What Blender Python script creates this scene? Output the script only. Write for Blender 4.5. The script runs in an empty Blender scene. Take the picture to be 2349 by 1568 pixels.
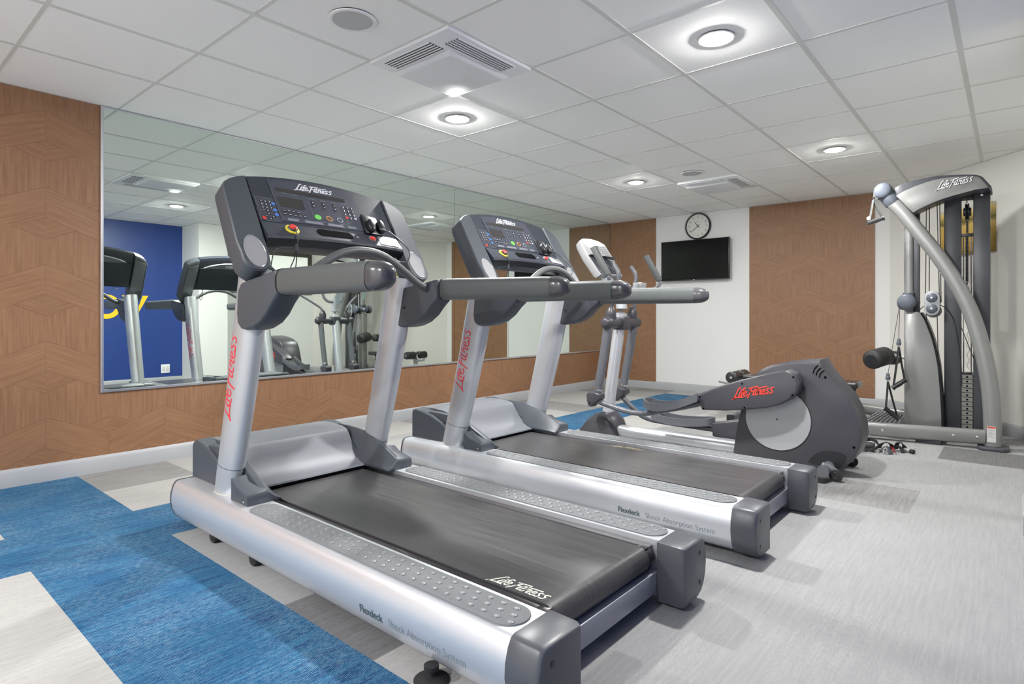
import bpy, bmesh, math, random
from mathutils import Vector, Matrix
random.seed(7)
SC = bpy.context.scene
COL = SC.collection
PI = math.pi

# ------------------------------------------------------------------ materials
def new_mat(name):
    m = bpy.data.materials.new(name); m.use_nodes = True
    nt = m.node_tree; return m, nt, nt.nodes['Principled BSDF']
def mat(name, col, rough=0.5, metal=0.0, spec=0.5, bump=0.0, bscale=300.0, vary=0.0, coat=0.0, emis=None, estr=0.0):
    m, nt, b = new_mat(name)
    b.inputs['Base Color'].default_value = (*col, 1)
    b.inputs['Roughness'].default_value = rough
    b.inputs['Metallic'].default_value = metal
    b.inputs['Specular IOR Level'].default_value = spec
    b.inputs['Coat Weight'].default_value = coat
    b.inputs['Coat Roughness'].default_value = 0.15
    if emis:
        b.inputs['Emission Color'].default_value = (*emis, 1); b.inputs['Emission Strength'].default_value = estr
    tc = nt.nodes.new('ShaderNodeTexCoord')
    if bump > 0:
        n = nt.nodes.new('ShaderNodeTexNoise'); n.inputs['Scale'].default_value = bscale; n.inputs['Detail'].default_value = 2
        bp = nt.nodes.new('ShaderNodeBump'); bp.inputs['Strength'].default_value = bump; bp.inputs['Distance'].default_value = 0.001
        nt.links.new(tc.outputs['Object'], n.inputs['Vector']); nt.links.new(n.outputs['Fac'], bp.inputs['Height'])
        nt.links.new(bp.outputs['Normal'], b.inputs['Normal'])
    if vary > 0:
        n = nt.nodes.new('ShaderNodeTexNoise'); n.inputs['Scale'].default_value = 6; n.inputs['Detail'].default_value = 5
        r = nt.nodes.new('ShaderNodeMapRange'); r.inputs['To Min'].default_value = 1 - vary; r.inputs['To Max'].default_value = 1 + vary
        mx = nt.nodes.new('ShaderNodeMix'); mx.data_type = 'RGBA'; mx.blend_type = 'MULTIPLY'; mx.inputs[0].default_value = 1
        mx.inputs[6].default_value = (*col, 1)
        nt.links.new(tc.outputs['Object'], n.inputs['Vector']); nt.links.new(n.outputs['Fac'], r.inputs['Value'])
        nt.links.new(r.outputs[0], mx.inputs[7]); nt.links.new(mx.outputs[2], b.inputs['Base Color'])
    return m
def srgb(r, g, b):
    f = lambda c: (c/255/12.92) if c/255 <= 0.04045 else ((c/255+0.055)/1.055)**2.4
    return (f(r), f(g), f(b))

SILVER = mat('silver_paint', (0.70, 0.72, 0.76), 0.36, 0.65, 0.5, coat=0.15)
POSTSILVER = mat('post_silver_paint', (0.50, 0.52, 0.55), 0.36, 0.5, 0.5, coat=0.15)
HOODSILVER = mat('hood_grey_silver', (0.145, 0.153, 0.172), 0.48, 0.1, 0.35, bump=0.05)
DARKPL = mat('charcoal_plastic', srgb(68, 73, 80), 0.45, 0, 0.5, bump=0.12, bscale=900)
DARKER = mat('dark_console_plastic', srgb(50, 54, 63), 0.38, 0, 0.5, bump=0.08, bscale=900)
PANEL = mat('console_overlay', srgb(68, 71, 81), 0.3, 0, 0.5)
BLACKPL = mat('black_plastic', srgb(30, 32, 36), 0.35, 0, 0.5)
BACKPL = mat('dark_blue_black_plastic', srgb(40, 45, 52), 0.45, 0, 0.4)
GRIPPL = mat('grey_grip_plastic', srgb(84, 88, 88), 0.45, 0, 0.4, bump=0.15, bscale=1200)
GRIPEND = mat('glossy_grey_grip_end', srgb(72, 72, 75), 0.22, 0, 0.5)
CUP = mat('light_grey_cup', srgb(150, 150, 152), 0.35, 0, 0.5)
PADM = mat('grey_foot_pad_rubber', srgb(112, 115, 117), 0.62, 0, 0.25, vary=0.05)
DIMPLE = mat('grey_dimple_rubber', srgb(116, 119, 122), 0.36, 0, 0.5)
CAPM = mat('grey_end_cap', srgb(76, 79, 85), 0.38, 0, 0.5, bump=0.06)
BEAMM = mat('pale_grey_steel', srgb(150, 152, 160), 0.4, 0.2, 0.5)
DECKM = mat('black_deck_edge', srgb(44, 42, 45), 0.22, 0, 0.5)
RED = mat('red_lettering', srgb(215, 52, 62), 0.4)
REDO = mat('orange_red_lettering', srgb(228, 66, 52), 0.4)
WHITEL = mat('white_lettering', srgb(225, 227, 230), 0.4)
CREAML = mat('cream_lettering', srgb(205, 206, 196), 0.5)
FADEDL = mat('worn_cream_lettering', srgb(150, 140, 115), 0.6)
DKL = mat('dark_green_grey_lettering', srgb(62, 82, 88), 0.5)
MIDL = mat('grey_lettering', srgb(115, 128, 136), 0.5)
LCD = mat('lcd_window', srgb(58, 56, 54), 0.15)
OUTL = mat('console_print_grey', srgb(120, 124, 132), 0.4)
GREENB = mat('green_key', srgb(110, 205, 90), 0.35)
ORANGEB = mat('orange_key', srgb(205, 155, 105), 0.35)
GREYB = mat('grey_key', srgb(165, 172, 182), 0.35)
BLUEB = mat('blue_key', srgb(75, 125, 200), 0.35)
REDB = mat('red_button', srgb(214, 62, 55), 0.3)
YELLOW = mat('yellow_ring', srgb(232, 212, 70), 0.35)
RUBBER = mat('black_rubber', srgb(34, 34, 36), 0.6)
CHROME = mat('chrome', (0.75, 0.76, 0.78), 0.15, 1.0)
ELLDARK = mat('elliptical_charcoal', srgb(64, 63, 69), 0.36, 0, 0.5, bump=0.1, bscale=900)
ELLDISC = mat('elliptical_disc_silver', srgb(158, 160, 162), 0.35, 0.1, 0.5)
ELLGREY = mat('elliptical_grey_tube', srgb(98, 100, 106), 0.35, 0.1, 0.5)
ELLWHITE = mat('elliptical_console_white', srgb(178, 180, 182), 0.35)
GYMSILV = mat('gym_grey_silver', (0.25, 0.255, 0.25), 0.34, 0.3, 0.5, coat=0.2)
GYMDARK = mat('gym_dark_upright', srgb(68, 70, 76), 0.4, 0.1, 0.5)
GYMPUL = mat('gym_pulley_grey', srgb(86, 92, 102), 0.38)
CABLE = mat('black_cable', srgb(38, 38, 40), 0.5)
STACK = mat('weight_plate_grey', srgb(120, 120, 115), 0.45, 0.2)
VINYL = mat('black_vinyl', srgb(42, 43, 44), 0.28)
FOAM = mat('black_foam', srgb(40, 40, 40), 0.55)
PAINTW = mat('white_wall_paint', srgb(219, 219, 218), 0.7, bump=0.05, bscale=150)
PAINTG = mat('pale_wall_paint', srgb(216, 214, 209), 0.7, bump=0.05, bscale=150)
BASEM = mat('grey_skirting', srgb(160, 162, 165), 0.45)
BLUEW = mat('navy_wall_paint', srgb(32, 62, 132), 0.4)
YTXT = mat('yellow_paint', srgb(247, 200, 22), 0.5)
ALU = mat('aluminium_channel', (0.62, 0.63, 0.65), 0.3, 0.9)
GRIDM = mat('ceiling_grid_white', srgb(214, 216, 211), 0.5)
VENTW = mat('vent_white', srgb(225, 227, 230), 0.45)
VENTD = mat('vent_dark', srgb(35, 35, 42), 0.6)
GRILLE = mat('speaker_grille', srgb(185, 187, 187), 0.6)
FRAMEM = mat('dark_window_frame', srgb(72, 70, 62), 0.45)
OUTLETM = mat('white_outlet_plate', srgb(235, 236, 236), 0.4)
TVB = mat('tv_bezel', srgb(40, 40, 42), 0.3)
CLOCKR = mat('clock_rim', srgb(45, 42, 42), 0.25)
CLOCKF = mat('clock_face', srgb(214, 213, 208), 0.5)
INK = mat('clock_ink', srgb(50, 50, 52), 0.5)
ROPE = mat('grey_rope', srgb(160, 160, 160), 0.6)
REDSTR = mat('red_strap', srgb(120, 32, 34), 0.6)
PANE = mat('frosted_window_pane', srgb(232, 232, 226), 0.2, emis=(0.9, 0.92, 0.88), estr=0.45)
STICKW = mat('sticker_white', srgb(205, 206, 206), 0.5)
STICKR = mat('sticker_orange_red', srgb(205, 80, 55), 0.5)
STICKT = mat('sticker_grey_text', srgb(150, 152, 152), 0.5)
SCALEB = mat('scale_sticker_blue', srgb(165, 195, 200), 0.5)
LENS = mat('downlight_lens', (1, 1, 1), 0.5, emis=(1, 0.985, 0.96), estr=1500.0)
LENS_FAR = mat('downlight_lens_dimmer', (1, 1, 1), 0.5, emis=(1, 0.985, 0.96), estr=700.0)
LENS_REAR = mat('downlight_lens_rear', (1, 1, 1), 0.5, emis=(1, 0.985, 0.96), estr=2100.0)
LRING = mat('downlight_ring', srgb(235, 235, 235), 0.4)

def mirror_mat():
    m, nt, b = new_mat('mirror_glass')
    b.inputs['Base Color'].default_value = (0.76, 0.83, 0.775, 1); b.inputs['Metallic'].default_value = 1; b.inputs['Roughness'].default_value = 0.0
    return m
MIRROR = mirror_mat()
def tv_mat():
    m, nt, b = new_mat('tv_screen')
    b.inputs['Base Color'].default_value = (0.001, 0.001, 0.001, 1); b.inputs['Roughness'].default_value = 0.25
    b.inputs['Specular IOR Level'].default_value = 0.12
    return m
TVS = tv_mat()

def N(nt, t, **kw):
    n = nt.nodes.new(t)
    for k, v in kw.items(): setattr(n, k, v)
    return n
def math_node(nt, op, a, b=None, c=None):
    n = nt.nodes.new('ShaderNodeMath'); n.operation = op
    for i, v in enumerate((a, b, c)):
        if v is None: continue
        if isinstance(v, (int, float)): n.inputs[i].default_value = v
        else: nt.links.new(v, n.inputs[i])
    return n.outputs[0]
def mixc(nt, f, a, b):
    n = N(nt, 'ShaderNodeMix'); n.data_type = 'RGBA'
    if isinstance(f, (int, float)): n.inputs[0].default_value = f
    else: nt.links.new(f, n.inputs[0])
    for i, v in ((6, a), (7, b)):
        if isinstance(v, tuple): n.inputs[i].default_value = (*v, 1)
        else: nt.links.new(v, n.inputs[i])
    return n.outputs[2]

def wood_mat(name, axis, off, w=0.333, per=0.475, z0=0.0):
    """geometric veneer: chevron boards and upright-grain triangles in strips of width w"""
    m, nt, b = new_mat(name)
    tc = N(nt, 'ShaderNodeTexCoord'); sx = N(nt, 'ShaderNodeSeparateXYZ'); nt.links.new(tc.outputs['Object'], sx.inputs[0])
    u = math_node(nt, 'SUBTRACT', sx.outputs[axis], off); z = math_node(nt, 'SUBTRACT', sx.outputs[2], z0)
    strip = math_node(nt, 'FLOOR', math_node(nt, 'DIVIDE', u, w))
    tri = math_node(nt, 'PINGPONG', u, w)              # 0..w..0
    h = math_node(nt, 'MULTIPLY', tri, 0.42)
    zz = math_node(nt, 'ADD', z, h)
    t = math_node(nt, 'MODULO', math_node(nt, 'ADD', zz, per*20), per)
    t2 = math_node(nt, 'MODULO', math_node(nt, 'ADD', math_node(nt, 'SUBTRACT', z, h), per*20 - 0.03), per)
    board = math_node(nt, 'LESS_THAN', t, 0.19)
    lower = math_node(nt, 'GREATER_THAN', t2, per*0.66)
    # grain coordinates
    def grain(ux, uz, su, sz):
        cb = N(nt, 'ShaderNodeCombineXYZ')
        nt.links.new(math_node(nt, 'MULTIPLY', ux, su), cb.inputs[0]); nt.links.new(math_node(nt, 'MULTIPLY', uz, sz), cb.inputs[1])
        nt.links.new(math_node(nt, 'MULTIPLY', strip, 3.7), cb.inputs[2])
        n = N(nt, 'ShaderNodeTexNoise'); n.inputs['Scale'].default_value = 1; n.inputs['Detail'].default_value = 4; n.inputs['Roughness'].default_value = 0.65
        nt.links.new(cb.outputs[0], n.inputs['Vector']); return n.outputs['Fac']
    gA = grain(u, zz, 4, 85); gB = grain(u, z, 75, 4); gC = grain(u, math_node(nt, 'SUBTRACT', z, h), 4, 85)
    g = N(nt, 'ShaderNodeMix'); g.data_type = 'FLOAT'
    nt.links.new(board, g.inputs[0]); nt.links.new(gB, g.inputs[2]); nt.links.new(gA, g.inputs[3])
    g2 = N(nt, 'ShaderNodeMix'); g2.data_type = 'FLOAT'
    nt.links.new(math_node(nt, 'MULTIPLY', lower, math_node(nt, 'SUBTRACT', 1.0, board)), g2.inputs[0]); nt.links.new(g.outputs[0], g2.inputs[2]); nt.links.new(gC, g2.inputs[3])
    gg = g2.outputs[0]
    # flat tint per region
    tint = math_node(nt, 'ADD', math_node(nt, 'MULTIPLY', board, 0.04), math_node(nt, 'MULTIPLY', lower, -0.03))
    r = N(nt, 'ShaderNodeMapRange'); r.inputs['From Min'].default_value = 0.3; r.inputs['From Max'].default_value = 0.72
    nt.links.new(math_node(nt, 'ADD', gg, tint), r.inputs['Value'])
    c = mixc(nt, r.outputs[0], srgb(124, 88, 62), srgb(146, 109, 79))
    # joint lines
    def near(v, at, wd): return math_node(nt, 'LESS_THAN', math_node(nt, 'ABSOLUTE', math_node(nt, 'SUBTRACT', v, at)), wd)
    ln = math_node(nt, 'MAXIMUM', near(t, 0.19, 0.0014), near(t, 0.0015, 0.0014))
    ln = math_node(nt, 'MAXIMUM', ln, math_node(nt, 'MULTIPLY', near(t2, per*0.66, 0.0014), math_node(nt, 'SUBTRACT', 1.0, board)))
    seam = math_node(nt, 'MAXIMUM', near(tri, 0.0, 0.001), near(tri, w, 0.001))
    ln = math_node(nt, 'MAXIMUM', ln, math_node(nt, 'MULTIPLY', seam, board))
    c = mixc(nt, math_node(nt, 'MULTIPLY', ln, 0.5), c, srgb(84, 56, 38))
    nt.links.new(c, b.inputs['Base Color']); b.inputs['Roughness'].default_value = 0.5
    return m
WOODY = wood_mat('walnut_veneer_side', 1, 0.253, z0=0.2)
WOODX = wood_mat('walnut_veneer_far', 0, 0.02, z0=0.2)

def carpet(name, base, dark, fleck, famt, cell=0.0045):
    m, nt, b = new_mat(name)
    tc = N(nt, 'ShaderNodeTexCoord'); sx = N(nt, 'ShaderNodeSeparateXYZ'); nt.links.new(tc.outputs['Object'], sx.inputs[0])
    cb = N(nt, 'ShaderNodeCombineXYZ'); nt.links.new(math_node(nt, 'MULTIPLY', sx.outputs[0], 90.0), cb.inputs[0]); nt.links.new(math_node(nt, 'MULTIPLY', sx.outputs[1], 5.0), cb.inputs[1])
    n = N(nt, 'ShaderNodeTexNoise'); n.inputs['Scale'].default_value = 1; n.inputs['Detail'].default_value = 3; n.inputs['Roughness'].default_value = 0.6
    nt.links.new(cb.outputs[0], n.inputs['Vector'])
    big = N(nt, 'ShaderNodeTexNoise'); big.inputs['Scale'].default_value = 3.5; big.inputs['Detail'].default_value = 2
    nt.links.new(tc.outputs['Object'], big.inputs['Vector'])
    # weave flecks
    fx = math_node(nt, 'SINE', math_node(nt, 'MULTIPLY', sx.outputs[0], 2*PI/cell)); fy = math_node(nt, 'SINE', math_node(nt, 'MULTIPLY', sx.outputs[1], 2*PI/(cell*2.0)))
    wv = math_node(nt, 'MULTIPLY', fx, fy)
    c2 = N(nt, 'ShaderNodeCombineXYZ'); nt.links.new(math_node(nt, 'MULTIPLY', sx.outputs[0], 150.0), c2.inputs[0]); nt.links.new(math_node(nt, 'MULTIPLY', sx.outputs[1], 45.0), c2.inputs[1])
    n3 = N(nt, 'ShaderNodeTexNoise'); n3.inputs['Scale'].default_value = 1; n3.inputs['Detail'].default_value = 2; nt.links.new(c2.outputs[0], n3.inputs['Vector'])
    r3 = N(nt, 'ShaderNodeMapRange'); r3.inputs['From Min'].default_value = 0.42; r3.inputs['From Max'].default_value = 0.6; r3.inputs['To Min'].default_value = 0.15; r3.inputs['To Max'].default_value = 1.5
    nt.links.new(n3.outputs['Fac'], r3.inputs['Value'])
    r = N(nt, 'ShaderNodeMapRange'); r.inputs['From Min'].default_value = 0.35; r.inputs['From Max'].default_value = 0.65
    nt.links.new(n.outputs['Fac'], r.inputs['Value'])
    c = mixc(nt, r.outputs[0], dark, base)
    rf = N(nt, 'ShaderNodeMapRange'); rf.inputs['From Min'].default_value = 0.0; rf.inputs['From Max'].default_value = 0.8; rf.inputs['To Max'].default_value = famt
    nt.links.new(wv, rf.inputs['Value'])
    rb = N(nt, 'ShaderNodeMapRange'); rb.inputs['From Min'].default_value = 0.35; rb.inputs['From Max'].default_value = 0.65; rb.inputs['To Min'].default_value = 0.35; rb.inputs['To Max'].default_value = 1.2
    nt.links.new(big.outputs['Fac'], rb.inputs['Value'])
    c = mixc(nt, math_node(nt, 'MINIMUM', math_node(nt, 'MULTIPLY', math_node(nt, 'MULTIPLY', rf.outputs[0], rb.outputs[0]), r3.outputs[0]), 1.0), c, fleck)
    nt.links.new(c, b.inputs['Base Color']); b.inputs['Roughness'].default_value = 0.85; b.inputs['Specular IOR Level'].default_value = 0.2
    bp = N(nt, 'ShaderNodeBump'); bp.inputs['Strength'].default_value = 0.25; bp.inputs['Distance'].default_value = 0.0008
    nt.links.new(wv, bp.inputs['Height']); nt.links.new(bp.outputs['Normal'], b.inputs['Normal'])
    return m
C_BLUE = carpet('carpet_blue', srgb(40, 100, 136), srgb(6, 60, 104), srgb(150, 172, 180), 0.62, 0.006)
C_LIGHT = carpet('carpet_light_grey', srgb(150, 150, 150), srgb(140, 141, 141), srgb(172, 172, 172), 0.5)
C_LIGHT2 = carpet('carpet_pale_grey', srgb(164, 163, 160), srgb(153, 152, 150), srgb(184, 184, 183), 0.5)
C_MID = carpet('carpet_mid_grey', srgb(140, 139, 138), srgb(120, 120, 120), srgb(160, 160, 160), 0.5)
C_DARK = carpet('carpet_dark_grey', srgb(112, 112, 113), srgb(98, 98, 99), srgb(134, 134, 135), 0.5)

def ceil_mat():
    m, nt, b = new_mat('ceiling_tile')
    tc = N(nt, 'ShaderNodeTexCoord')
    n = N(nt, 'ShaderNodeTexNoise'); n.inputs['Scale'].default_value = 1.2; n.inputs['Detail'].default_value = 2
    nt.links.new(tc.outputs['Object'], n.inputs['Vector'])
    c = mixc(nt, n.outputs['Fac'], srgb(244, 248, 244), srgb(248, 246, 246))
    nt.links.new(c, b.inputs['Base Color']); b.inputs['Roughness'].default_value = 0.85
    n2 = N(nt, 'ShaderNodeTexNoise'); n2.inputs['Scale'].default_value = 260
    bp = N(nt, 'ShaderNodeBump'); bp.inputs['Strength'].default_value = 0.15; bp.inputs['Distance'].default_value = 0.001
    nt.links.new(tc.outputs['Object'], n2.inputs['Vector']); nt.links.new(n2.outputs['Fac'], bp.inputs['Height']); nt.links.new(bp.outputs['Normal'], b.inputs['Normal'])
    return m
CEIL = ceil_mat()

def belt_mat():
    m, nt, b = new_mat('running_belt')
    tc = N(nt, 'ShaderNodeTexCoord'); mp = N(nt, 'ShaderNodeMapping'); mp.inputs['Scale'].default_value = (2.0, 45.0, 1.0)
    nt.links.new(tc.outputs['Object'], mp.inputs[0])
    n = N(nt, 'ShaderNodeTexNoise'); n.inputs['Scale'].default_value = 2.0; n.inputs['Detail'].default_value = 5
    nt.links.new(mp.outputs[0], n.inputs['Vector'])
    big = N(nt, 'ShaderNodeTexNoise'); big.inputs['Scale'].default_value = 3; big.inputs['Detail'].default_value = 3
    nt.links.new(tc.outputs['Object'], big.inputs['Vector'])
    c = mixc(nt, n.outputs['Fac'], srgb(42, 42, 44), srgb(80, 79, 81))
    c = mixc(nt, math_node(nt, 'MULTIPLY', big.outputs['Fac'], 0.45), c, srgb(72, 71, 71))
    nt.links.new(c, b.inputs['Base Color'])
    r = N(nt, 'ShaderNodeMapRange'); r.inputs['To Min'].default_value = 0.22; r.inputs['To Max'].default_value = 0.46
    nt.links.new(n.outputs['Fac'], r.inputs['Value']); nt.links.new(r.outputs[0], b.inputs['Roughness'])
    b.inputs['Specular IOR Level'].default_value = 0.3
    return m
BELT = belt_mat()

def picture_mat():
    """landscape canvas print: blue sky, dark tree line, golden field"""
    m, nt, b = new_mat('landscape_canvas')
    tc = N(nt, 'ShaderNodeTexCoord'); sx = N(nt, 'ShaderNodeSeparateXYZ'); nt.links.new(tc.outputs['Object'], sx.inputs[0])
    n = N(nt, 'ShaderNodeTexNoise'); n.inputs['Scale'].default_value = 9; n.inputs['Detail'].default_value = 5
    nt.links.new(tc.outputs['Object'], n.inputs['Vector'])
    zz = math_node(nt, 'ADD', sx.outputs[2], math_node(nt, 'MULTIPLY', n.outputs['Fac'], 0.10))
    cr = N(nt, 'ShaderNodeValToRGB'); e = cr.color_ramp.elements
    e[0].position = 0.0; e[0].color = (*srgb(84, 72, 42), 1)
    e[1].position = 1.0; e[1].color = (*srgb(88, 150, 190), 1)
    for p, c in ((0.25, (150, 118, 48)), (0.42, (176, 146, 70)), (0.55, (190, 162, 92)), (0.6, (92, 86, 40)), (0.72, (215, 185, 110)), (0.82, (190, 205, 205))):
        k = e.new(p); k.color = (*srgb(*c), 1)
    r = N(nt, 'ShaderNodeMapRange'); r.inputs['From Min'].default_value = -0.25; r.inputs['From Max'].default_value = 0.42
    nt.links.new(zz, r.inputs['Value']); nt.links.new(r.outputs[0], cr.inputs[0]); nt.links.new(cr.outputs[0], b.inputs['Base Color'])
    b.inputs['Roughness'].default_value = 0.55
    return m
CANVAS = picture_mat()

TX = 2.8; OF = (TX, 0, 0.0484)      # treadmill drawing frame, drawn at 1/1.05 of real size
# ------------------------------------------------------------------ mesh helpers
class M:
    def __init__(s, off=(0, 0, 0)): s.v = []; s.f = []; s.mi = []; s.off = off
    def add(s, vs, fs, mi=0):
        b = len(s.v); s.v += [tuple(v) for v in vs]
        for f in fs: s.f.append([b+i for i in f]); s.mi.append(mi)
        return s
    def box(s, x0, x1, y0, y1, z0, z1, mi=0):
        return s.add([(x0, y0, z0), (x1, y0, z0), (x1, y1, z0), (x0, y1, z0), (x0, y0, z1), (x1, y0, z1), (x1, y1, z1), (x0, y1, z1)],
                     [(0, 3, 2, 1), (4, 5, 6, 7), (0, 1, 5, 4), (1, 2, 6, 5), (2, 3, 7, 6), (3, 0, 4, 7)], mi)
    def loft(s, rings, cap=True, closed=True, mi=0):
        n = len(rings[0]); b = len(s.v)
        for r in rings: s.v += [tuple(p) for p in r]
        for i in range(len(rings)-1):
            for j in range(n if closed else n-1):
                k = (j+1) % n
                s.f.append([b+i*n+j, b+i*n+k, b+(i+1)*n+k, b+(i+1)*n+j]); s.mi.append(mi)
        if cap and closed:
            s.f.append([b+j for j in range(n)][::-1]); s.mi.append(mi)
            s.f.append([b+(len(rings)-1)*n+j for j in range(n)]); s.mi.append(mi)
        return s
    def prism(s, pts, lo, hi, plane='xz', mi=0):
        f = {'xz': lambda p, h: (p[0], h, p[1]), 'yz': lambda p, h: (h, p[0], p[1]), 'xy': lambda p, h: (p[0], p[1], h)}[plane]
        return s.loft([[f(p, lo) for p in pts], [f(p, hi) for p in pts]], mi=mi)
    def sweep(s, path, rad, n=16, cap=True, up=(0, 0, 1), mi=0, pw=2.0):
        """rad: list or value of (ru, rv) per point; pw>2 gives a rounded box section"""
        P = [Vector(p) for p in path]; L = len(P); rings = []
        side_prev = None
        for i, p in enumerate(P):
            t = (P[min(i+1, L-1)] - P[max(i-1, 0)]).normalized()
            r = rad[i] if isinstance(rad, list) else rad
            if not isinstance(r, tuple): r = (r, r)
            a = Vector(up); a = a - t*a.dot(t)
            if a.length < 1e-4: a = Vector((1, 0, 0)) - t*t.x
            a.normalize(); c = t.cross(a)
            ring = []
            for k in range(n):
                th = 2*PI*k/n; cc, ss = math.cos(th), math.sin(th)
                e = 2.0/pw
                x = abs(cc)**e*(1 if cc >= 0 else -1)*r[0]; y = abs(ss)**e*(1 if ss >= 0 else -1)*r[1]
                ring.append(p + c*x + a*y)
            rings.append(ring)
        return s.loft(rings, cap, mi=mi)
    def cyl(s, a, b, r, n=20, mi=0): return s.sweep([a, b], r, n, up=(0.3, 0.2, 1) if abs(Vector(b)[2]-Vector(a)[2]) < 1e-6 else (1, 0, 0), mi=mi)
    def ball(s, c, r, nu=16, nv=10, mi=0):
        if not isinstance(r, tuple): r = (r, r, r)
        vs = []; fs = []
        for i in range(nv+1):
            ph = PI*i/nv
            for j in range(nu):
                th = 2*PI*j/nu
                vs.append((c[0]+r[0]*math.sin(ph)*math.cos(th), c[1]+r[1]*math.sin(ph)*math.sin(th), c[2]+r[2]*math.cos(ph)))
        for i in range(nv):
            for j in range(nu):
                k = (j+1) % nu; fs.append((i*nu+j, (i+1)*nu+j, (i+1)*nu+k, i*nu+k))
        return s.add(vs, fs, mi)
    def lathe(s, c, prof, n=24, axis='z', mi=0):
        """prof: list of (radius, height)"""
        rings = []
        for r, h in prof:
            ring = []
            for k in range(n):
                a = 2*PI*k/n; x, y = r*math.cos(a), r*math.sin(a)
                ring.append({'z': (c[0]+x, c[1]+y, c[2]+h), 'y': (c[0]+x, c[1]+h, c[2]+y), 'x': (c[0]+h, c[1]+x, c[2]+y)}[axis])
            rings.append(ring)
        return s.loft(rings, mi=mi)
    def build(s, name, mats, parent=None, bevel=0.0, seg=2, smooth=True, ang=35, limit=30):
        me = bpy.data.meshes.new(name)
        ox, oy, oz = s.off; k_ = 1.05 if s.off == OF else 1.0
        bm = bmesh.new()
        vs = [bm.verts.new(((x-ox)*k_, (y-oy)*k_, (z-oz)*k_)) for x, y, z in s.v]
        for f, mi in zip(s.f, s.mi):
            try:
                fc = bm.faces.new([vs[i] for i in f]); fc.material_index = mi
            except ValueError: pass
        bmesh.ops.remove_doubles(bm, verts=bm.verts, dist=1e-5)
        bmesh.ops.recalc_face_normals(bm, faces=bm.faces)
        if bevel > 0:
            es = [e for e in bm.edges if len(e.link_faces) == 2 and e.calc_face_angle(0) > math.radians(limit)]
            bmesh.ops.bevel(bm, geom=es, offset=bevel, segments=seg, profile=0.5, affect='EDGES', clamp_overlap=True)
        bm.to_mesh(me); bm.free()
        for m in (mats if isinstance(mats, (list, tuple)) else [mats]): me.materials.append(m)
        if smooth:
            for p in me.polygons: p.use_smooth = True
            try: me.set_sharp_from_angle(angle=math.radians(ang))
            except Exception: pass
        o = bpy.data.objects.new(name, me); COL.objects.link(o)
        if parent: o.parent = parent
        return o

def thing(name, label, cat, loc=(0, 0, 0), group=None):
    o = bpy.data.objects.new(name, None); COL.objects.link(o); o.location = loc; o.empty_display_size = 0.1
    o['label'] = label; o['category'] = cat
    if group: o['group'] = group
    return o
def tag(o, label, cat, group=None):
    o['label'] = label; o['category'] = cat
    if group: o['group'] = group
    return o
def struct(o): o['kind'] = 'structure'; return o
def dup(o, parent=None):
    c = o.copy(); COL.objects.link(c)
    if parent: c.parent = parent
    for ch in list(o.children): dup(ch, c)
    return c
def smooth_path(pts, k=6):
    """Catmull-Rom"""
    P = [Vector(p) for p in pts]; out = []
    for i in range(len(P)-1):
        a, b, c, d = P[max(i-1, 0)], P[i], P[i+1], P[min(i+2, len(P)-1)]
        for j in range(k):
            t = j/k
            out.append(0.5*((2*b)+(c-a)*t+(2*a-5*b+4*c-d)*t*t+(3*b-a-3*c+d)*t**3))
    out.append(P[-1]); return [tuple(v) for v in out]
def interp_r(rs, k=6):
    out = []
    for i in range(len(rs)-1):
        for j in range(k):
            t = j/k; out.append(tuple(rs[i][q]*(1-t)+rs[i+1][q]*t for q in range(2)))
    out.append(rs[-1]); return out

LOGO = [[(1.95, 2.25), (1.5, 2.05), (0.4, 0.1), (-0.25, -0.55)], [(-0.1, -0.35), (1.0, -0.12), (2.35, -0.2)],
        [(1.9, 1.2), (1.4, 0.15), (1.7, 0.1)], [(2.1, 1.62), (2.2, 1.78)],
        [(3.25, 1.9), (2.95, 2.1), (2.5, 1.3), (2.0, 0.1)], [(1.95, 1.1), (2.95, 1.28)],
        [(2.75, 0.6), (3.3, 0.8), (3.4, 1.15), (3.05, 1.25), (2.7, 0.75), (2.65, 0.2), (3.0, 0.02), (3.5, 0.3)],
        [(4.95, 1.9), (4.55, 1.4), (3.95, 0.2), (3.55, -0.5)], [(4.1, 1.85), (5.0, 2.0), (6.3, 2.15)], [(4.2, 0.95), (5.0, 1.1)],
        [(5.35, 1.2), (4.95, 0.15), (5.3, 0.1)], [(6.1, 1.7), (5.5, 0.25), (5.85, 0.05)], [(5.5, 1.5), (6.9, 1.72), (8.5, 1.85)],
        [(6.45, 1.2), (6.0, 0.05)], [(6.2, 0.6), (6.8, 1.2), (7.0, 1.0), (6.65, 0.15), (7.0, 0.1)],
        [(7.3, 0.55), (7.85, 0.75), (7.95, 1.1), (7.65, 1.2), (7.3, 0.75), (7.25, 0.2), (7.6, 0.03), (8.1, 0.3)],
        [(9.0, 1.35), (8.55, 1.3), (8.4, 1.0), (8.7, 0.6), (8.5, 0.12), (8.0, 0.1)],
        [(10.1, 1.45), (9.6, 1.38), (9.4, 1.05), (9.7, 0.65), (9.5, 0.15), (9.0, 0.1)]]
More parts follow.
